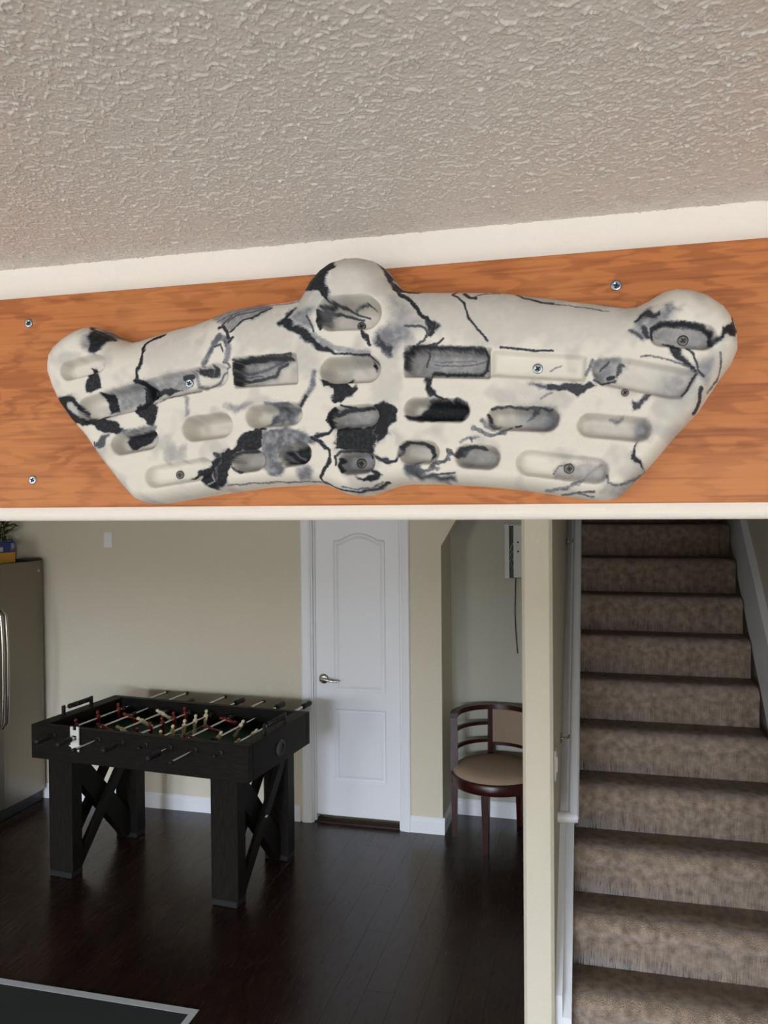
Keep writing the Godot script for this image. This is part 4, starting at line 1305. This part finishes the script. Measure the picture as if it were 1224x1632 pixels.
	for k in 8:
		var r: Array = rows[k]
		var x := -0.525 + k * 0.15
		var rod := Node3D.new()
		rod.name = "rod"
		t.add_child(rod, true)
		rod.position = Vector3(x, ry, 0)
		part(rod, "bar", tube([Vector3(0, 0, -D - r[1]), Vector3(0, 0, D + r[0])], 0.0078, 10), steel)
		var hs: float = 1.0 if r[2] else -1.0
		var he: float = D + (r[0] if r[2] else r[1])
		part(rod, "grip", lathe([Vector2(0.0, -0.055), Vector2(0.014, -0.055), Vector2(0.017, -0.045), Vector2(0.0155, 0.0), Vector2(0.017, 0.045), Vector2(0.013, 0.055), Vector2(0.0, 0.055)], 14), M.rubber, Vector3(0, 0, hs * (he + 0.03)), Vector3(PI / 2, 0, 0))
		var ce: float = D + (r[1] if r[2] else r[0])
		part(rod, "end_cap", lathe([Vector2(0.0, -0.012), Vector2(0.010, -0.012), Vector2(0.010, 0.010), Vector2(0.0, 0.012)], 12), M.rubber, Vector3(0, 0, -hs * ce), Vector3(PI / 2, 0, 0))
		for z in [-D - 0.004, D + 0.004]:
			part(rod, "bushing", lathe([Vector2(0.008, -0.004), Vector2(0.016, -0.004), Vector2(0.016, 0.004), Vector2(0.008, 0.004)], 14), M.rubber, Vector3(0, 0, z), Vector3(PI / 2, 0, 0))
		var cnt: int = r[3]
		var gap: float = {2: 0.24, 3: 0.19, 5: 0.115}[cnt]
		for i in cnt:
			part(rod, "player", man, red if r[4] else cream, Vector3(0, 0, (i - (cnt - 1) * 0.5) * gap + r[5]), Vector3(0, 0, r[6]))
		for s in [-1.0, 1.0]:
			part(rod, "bumper", lathe([Vector2(0.008, -0.012), Vector2(0.015, -0.012), Vector2(0.015, 0.012), Vector2(0.008, 0.012)], 12), M.rubber, Vector3(0, 0, s * minf((cnt - 1) * 0.5 * gap + 0.045 + s * r[5], D - side - 0.015)), Vector3(PI / 2, 0, 0))

	# small white bracket hung over the front rim
	var w := thing("plastic_bracket", "small white plastic bracket hung on a rod of the foosball table", "bracket")
	w.transform = t.transform * Transform3D(Basis(), Vector3(-0.375, top, D))
	var pl := mat(srgb(226, 226, 218), 0.4)
	var up := PackedVector2Array([Vector2(-0.028, -0.033), Vector2(-0.028, 0.014), Vector2(-0.012, 0.014), Vector2(-0.012, -0.004), Vector2(0.012, -0.004), Vector2(0.012, 0.016), Vector2(0.028, 0.016), Vector2(0.028, -0.033)])
	var star := PackedVector2Array([Vector2(-0.028, -0.057), Vector2(0.028, -0.057), Vector2(0.028, -0.082), Vector2(0.046, -0.086), Vector2(0.030, -0.096), Vector2(0.026, -0.122), Vector2(0.006, -0.104), Vector2(-0.022, -0.124), Vector2(-0.020, -0.100), Vector2(-0.040, -0.090), Vector2(-0.026, -0.084)])
	part(w, "prongs", prism(up, 0.0095, 0.017), pl)
	part(w, "star_foot", prism(star, 0.0095, 0.017), pl)
	for s in [-1.0, 1.0]:
		bpart(w, "cheek", Vector3(s * 0.020 - 0.008, -0.057, 0.0095), Vector3(s * 0.020 + 0.008, -0.033, 0.017), pl)

func player_mesh() -> ArrayMesh:
	# figure about 105 mm tall hanging on its rod: head, shoulders, waist, foot block
	var st := SurfaceTool.new()
	st.begin(Mesh.PRIMITIVE_TRIANGLES)
	st.append_from(lathe([Vector2(0.0, 0.046), Vector2(0.008, 0.043), Vector2(0.0115, 0.034), Vector2(0.008, 0.025), Vector2(0.006, 0.022), Vector2(0.013, 0.017), Vector2(0.016, 0.006), Vector2(0.013, -0.012), Vector2(0.011, -0.026), Vector2(0.009, -0.044), Vector2(0.008, -0.052), Vector2(0.0, -0.052)], 12), 0, Transform3D(Basis.from_scale(Vector3(0.85, 1, 1.1)), Vector3.ZERO))
	st.append_from(bbox(Vector3(0.018, 0.026, 0.024), 0.003), 0, Transform3D(Basis(), Vector3(0, -0.058, 0)))
	return st.commit()

# ------------------------------------------------------------------ chair
func barrel_chair() -> void:
	var c := thing("barrel_chair", "round barrel back chair of dark red wood with beige seat in the alcove", "chair", Vector3(-0.583, 0, -5.03))
	var wood := mat(Color.WHITE, 0.32, 0.0, 0.5)
	wood.albedo_texture = noise_tex(noise(91, 0.03, 4), 256, [[0.0, srgb(34, 9, 6)], [0.5, srgb(52, 15, 9)], [1.0, srgb(70, 24, 14)]])
	wood.uv1_triplanar = true
	wood.uv1_scale = Vector3(6, 1.5, 6)
	var cloth := mat(srgb(168, 146, 124), 0.9, 0.0, 0.2)
	cloth.normal_enabled = true
	cloth.normal_texture = noise_tex(noise(92, 0.3, 2), 256, [], true, 6.0)
	cloth.uv1_triplanar = true
	cloth.uv1_scale = Vector3(4, 4, 4)
	cloth.rim_enabled = true
	cloth.rim = 0.3
	var R := 0.275
	part(c, "seat_ring", lathe([Vector2(R - 0.05, 0.345), Vector2(R - 0.004, 0.345), Vector2(R, 0.35), Vector2(R, 0.405), Vector2(R - 0.006, 0.412), Vector2(R - 0.05, 0.412)], 48), wood)
	part(c, "seat", lathe([Vector2(0.0, 0.350), Vector2(R - 0.03, 0.352), Vector2(R - 0.012, 0.412), Vector2(R - 0.012, 0.428), Vector2(R - 0.035, 0.446), Vector2(R - 0.09, 0.460), Vector2(R - 0.18, 0.468), Vector2(0.0, 0.470)], 48), cloth)
	var legs := [173.0, 97.0, 10.0, -60.0]
	for a in legs:
		var p := Vector3(cos(deg_to_rad(a)), 0, sin(deg_to_rad(a)))
		var up: bool = a == 173.0 or a == 10.0
		var lg := part(c, "leg", tapered_post(0.030, 0.046, 0.0, 0.35 if not up else 0.43), wood, p * (R - 0.02))
		lg.rotation.y = -deg_to_rad(a)
		if up:
			var po := part(c, "arm_post", tapered_post(0.046, 0.042, 0.0, 0.315), wood, p * (R - 0.02) + Vector3(0, 0.425, 0))
			po.rotation.y = -deg_to_rad(a)
	for a in [-104.0, -46.0]:
		var p := Vector3(cos(deg_to_rad(a)), 0, sin(deg_to_rad(a)))
		var po := part(c, "back_post", tapered_post(0.036, 0.032, 0.0, 0.33), wood, p * (R - 0.018) + Vector3(0, 0.41, 0))
		po.rotation.y = -deg_to_rad(a)
	part(c, "top_rail", arc_bar(R - 0.042, R + 0.004, 0.735, 0.766, -190, 14, 40), wood)
	for s in [[-186.0, -106.0], [-44.0, 9.0]]:
		for y in [0.632, 0.520]:
			part(c, "slat", arc_bar(R - 0.030, R - 0.010, y, y + 0.022, s[0], s[1], 14), wood)
	part(c, "lower_rail", arc_bar(R - 0.032, R - 0.008, 0.500, 0.524, -103, -47, 14), wood)
	part(c, "back_pad", arc_bar(R - 0.045, R - 0.008, 0.526, 0.736, -101, -49, 16), cloth)

func tapered_post(b0: float, b1: float, y0: float, y1: float) -> ArrayMesh:
	var f := []
	var at := func(y: float, b: float, k: Array) -> Vector3: return Vector3(k[0] * b * 0.5, y, k[1] * b * 0.5)
	var q := [[-1, -1], [1, -1], [1, 1], [-1, 1]]
	var bot := []
	var topf := []
	for k in q:
		bot.append(at.call(y0, b0, k))
		topf.append(at.call(y1, b1, k))
	f.append(bot)
	f.append(topf)
	for i in 4:
		var j := (i + 1) % 4
		f.append([bot[i], bot[j], topf[j], topf[i]])
	return convex(f, Vector3(0, (y0 + y1) * 0.5, 0))

# ------------------------------------------------------------------ refrigerator
func fridge_corner() -> void:
	var f := thing("refrigerator", "stainless steel refrigerator standing at the left edge", "refrigerator", Vector3(-3.735, 0, -4.50))
	var steel := mat(srgb(132, 125, 114), 0.36, 0.9)
	steel.normal_enabled = true
	steel.normal_texture = noise_tex(noise(101, 0.03, 3), 256, [], true, 1.5)
	steel.uv1_triplanar = true
	steel.uv1_scale = Vector3(12, 0.6, 12)
	steel.normal_scale = 0.2
	var grey := mat(srgb(70, 68, 64), 0.5)
	bpart(f, "cabinet", Vector3(-0.70, 0.03, -0.455), Vector3(-0.075, 1.675, 0.455), grey, 0.006)
	# two tall doors, slightly bowed
	for s in [-1.0, 1.0]:
		var a := 0.006 if s > 0.0 else -0.465
		var b := 0.465 if s > 0.0 else -0.006
		var pts := PackedVector2Array()
		pts.append(Vector2(-0.068, a))
		for k in 13:
			var t := k / 12.0
			pts.append(Vector2(-0.004 + 0.006 * sin(PI * t) - 0.010 * (pow(absf(2.0 * t - 1.0), 8.0)), lerpf(a, b, t)))
		pts.append(Vector2(-0.068, b))
		var q := PackedVector2Array()
		for p in pts:
			q.append(Vector2(p.x, -p.y))
		var dr := part(f, "door", prism(q, 0.085, 1.688, false), steel)
		dr.rotation = Vector3(-PI / 2, 0, 0)
		var hz: float = 0.022 * s
		var h := part(f, "handle", tube([Vector3(0.002, 0.62, hz), Vector3(0.040, 0.66, hz), Vector3(0.050, 0.85, hz), Vector3(0.050, 1.15, hz), Vector3(0.040, 1.36, hz), Vector3(0.002, 1.40, hz)], 0.011, 12), mat(srgb(190, 186, 178), 0.25, 1.0))
		h.set_meta("label", "curved steel handle")
	bpart(f, "kick_plate", Vector3(-0.09, 0.0, -0.45), Vector3(-0.03, 0.075, 0.45), M.black, 0.004)
	bpart(f, "hinge_cover", Vector3(-0.16, 1.675, -0.455), Vector3(-0.012, 1.705, -0.30), M.black, 0.006)
	bpart(f, "badge", Vector3(-0.012, 1.612, -0.418), Vector3(-0.002, 1.628, -0.362), mat(srgb(205, 205, 205), 0.3, 0.8), 0.001)

	# grocery box on the refrigerator
	var b := thing("grocery_box", "blue and yellow carton standing on the refrigerator", "box", Vector3(-3.875, 1.6885, -4.62))
	var blue := mat(srgb(26, 50, 124), 0.45)
	var yel := mat(srgb(206, 152, 46), 0.5)
	bpart(b, "yellow_half", Vector3(-0.06, 0.0, -0.15), Vector3(0.06, 0.070, 0.15), yel, 0.0015)
	bpart(b, "blue_half", Vector3(-0.06, 0.070, -0.15), Vector3(0.06, 0.142, 0.15), blue, 0.0015)
	var pale := mat(srgb(196, 190, 184), 0.5)
	bpart(b, "print", Vector3(0.0598, 0.078, -0.03), Vector3(0.0606, 0.108, 0.10), pale)
	bpart(b, "print", Vector3(0.0598, 0.092, -0.138), Vector3(0.0606, 0.130, -0.108), mat(srgb(150, 166, 190), 0.5))
	bpart(b, "print", Vector3(0.0598, 0.075, -0.138), Vector3(0.0606, 0.090, -0.10), mat(srgb(120, 70, 80), 0.5))
	# trailing plant behind the box
	var p := thing("potted_plant", "dark green leafy plant in a small pot behind the carton", "plant", Vector3(-4.045, 1.676, -4.88))
	part(p, "pot", lathe([Vector2(0.0, 0.0), Vector2(0.05, 0.0), Vector2(0.066, 0.10), Vector2(0.070, 0.105), Vector2(0.060, 0.105), Vector2(0.056, 0.09), Vector2(0.0, 0.09)], 20), mat(srgb(120, 76, 52), 0.8))
	var leaf := leaf_mesh()
	var g1 := mat(srgb(44, 62, 30), 0.5)
	g1.backlight_enabled = true
	g1.backlight = Color(0.1, 0.16, 0.05)
	g1.cull_mode = BaseMaterial3D.CULL_DISABLED
	var g2 := g1.duplicate()
	g2.albedo_color = srgb(64, 84, 40)
	for k in 64:
		var a := rng.randf() * TAU
		var e := rng.randf_range(0.1, 1.2)
		var r := rng.randf_range(0.02, 0.085)
		var l := part(p, "leaf", leaf, g1 if k % 2 else g2, Vector3(cos(a) * r, 0.12 + 0.20 * rng.randf(), sin(a) * r), Vector3(0, -a, 0))
		l.rotate_object_local(Vector3(0, 0, 1), e - 0.5)
	for k in 7:
		var a := k * 0.9
		part(p, "stem", tube([Vector3(cos(a) * 0.02, 0.085, sin(a) * 0.02), Vector3(cos(a) * 0.04, 0.18, sin(a) * 0.04), Vector3(cos(a) * 0.05, 0.27, sin(a) * 0.05)], 0.003, 6), g1)

func leaf_mesh() -> ArrayMesh:
	var st := SurfaceTool.new()
	st.begin(Mesh.PRIMITIVE_TRIANGLES)
	st.set_smooth_group(0)
	var n := 6
	for k in n:
		var t0 := float(k) / n
		var t1 := float(k + 1) / n
		var w0 := 0.022 * sin(PI * pow(t0, 0.8))
		var w1 := 0.022 * sin(PI * pow(t1, 0.8))
		var y0 := 0.012 * sin(PI * t0)
		var y1 := 0.012 * sin(PI * t1)
		for s in [-1.0, 1.0]:
			var a := Vector3(t0 * 0.08, y0, 0)
			var b := Vector3(t1 * 0.08, y1, 0)
			var c := Vector3(t1 * 0.08, y1 + w1 * 0.3, s * w1)
			var d := Vector3(t0 * 0.08, y0 + w0 * 0.3, s * w0)
			for p in ([a, b, c, a, c, d] if s > 0.0 else [a, c, b, a, d, c]):
				st.add_vertex(p)
	st.generate_normals()
	return st.commit()

# ------------------------------------------------------------------ small fixtures
func small_fixtures() -> void:
	var s := thing("switch_plate", "blank white switch plate high on the back wall", "switch plate", Vector3(-3.247, 1.83, -5.0))
	bpart(s, "plate", Vector3(-0.032, -0.052, 0.0), Vector3(0.032, 0.052, 0.006), M.white, 0.002)
	var o := thing("light_switch", "white light switch seen edge on beside the stair handrail", "light switch", Vector3(-0.14, 1.09, -3.11))
	bpart(o, "plate", Vector3(0.0, -0.057, -0.036), Vector3(0.006, 0.057, 0.036), M.white, 0.002)
	bpart(o, "rocker", Vector3(0.006, -0.030, -0.016), Vector3(0.011, 0.030, 0.016), M.white, 0.002)
	# open wiring cabinet in the alcove
	var w := thing("wiring_panel", "white wiring cabinet standing ajar on the alcove wall", "wiring cabinet", Vector3(-0.43, 1.575, -5.36))
	var gm := mat(srgb(214, 216, 212), 0.45)
	bpart(w, "back_box", Vector3(-0.118, 0.0, 0.0), Vector3(0.15, 0.352, 0.004), M.black)
	bpart(w, "frame", Vector3(-0.122, 0.0, 0.0), Vector3(-0.092, 0.352, 0.022), gm, 0.002)
	bpart(w, "frame", Vector3(-0.092, 0.342, 0.0), Vector3(0.15, 0.352, 0.022), gm, 0.002)
	bpart(w, "cover", Vector3(-0.064, 0.006, 0.026), Vector3(0.15, 0.346, 0.034), gm, 0.002)
	for y in [0.235, 0.175]:
		part(w, "knockout", lathe([Vector2(0.0, 0.001), Vector2(0.006, 0.001), Vector2(0.006, 0.0)], 10), M.black, Vector3(-0.035, y, 0.034), Vector3(PI / 2, 0, 0))
	var wire := mat(srgb(186, 188, 186), 0.5)
	for k in 4:
		var y := 0.07 + 0.035 * k
		part(w, "wire", tube([Vector3(-0.090, y, 0.008), Vector3(-0.080, y + 0.03, 0.012), Vector3(-0.070, y + 0.02 * k - 0.01, 0.014), Vector3(-0.060, y + 0.05, 0.010)], 0.0022, 6), wire)
	var c := thing("hanging_cable", "thin dark cable hanging down the alcove wall under the wiring cabinet", "cable", Vector3(-0.483, 1.575, -5.352))
	part(c, "wire", tube([Vector3(0, 0, 0), Vector3(-0.003, -0.10, 0.002), Vector3(-0.006, -0.22, 0.003), Vector3(-0.001, -0.36, 0.002), Vector3(0.010, -0.49, 0.004)], 0.0032, 8), M.black)

func mat_on_floor() -> void:
	var m := thing("floor_mat", "dark grey rubber floor mat with a white border line", "mat", Vector3(-1.566, 0.0, -3.02))
	var g := mat(srgb(40, 46, 46), 0.85)
	var wl := mat(srgb(196, 200, 204), 0.6)
	bpart(m, "sheet", Vector3(-1.8, 0.0, 0.0), Vector3(0.0, 0.004, 1.4), g, 0.001)
	bpart(m, "border", Vector3(-1.8, 0.004, 0.0), Vector3(0.0, 0.0048, 0.036), wl)
	bpart(m, "border", Vector3(-0.030, 0.004, 0.036), Vector3(0.0, 0.0048, 1.4), wl)
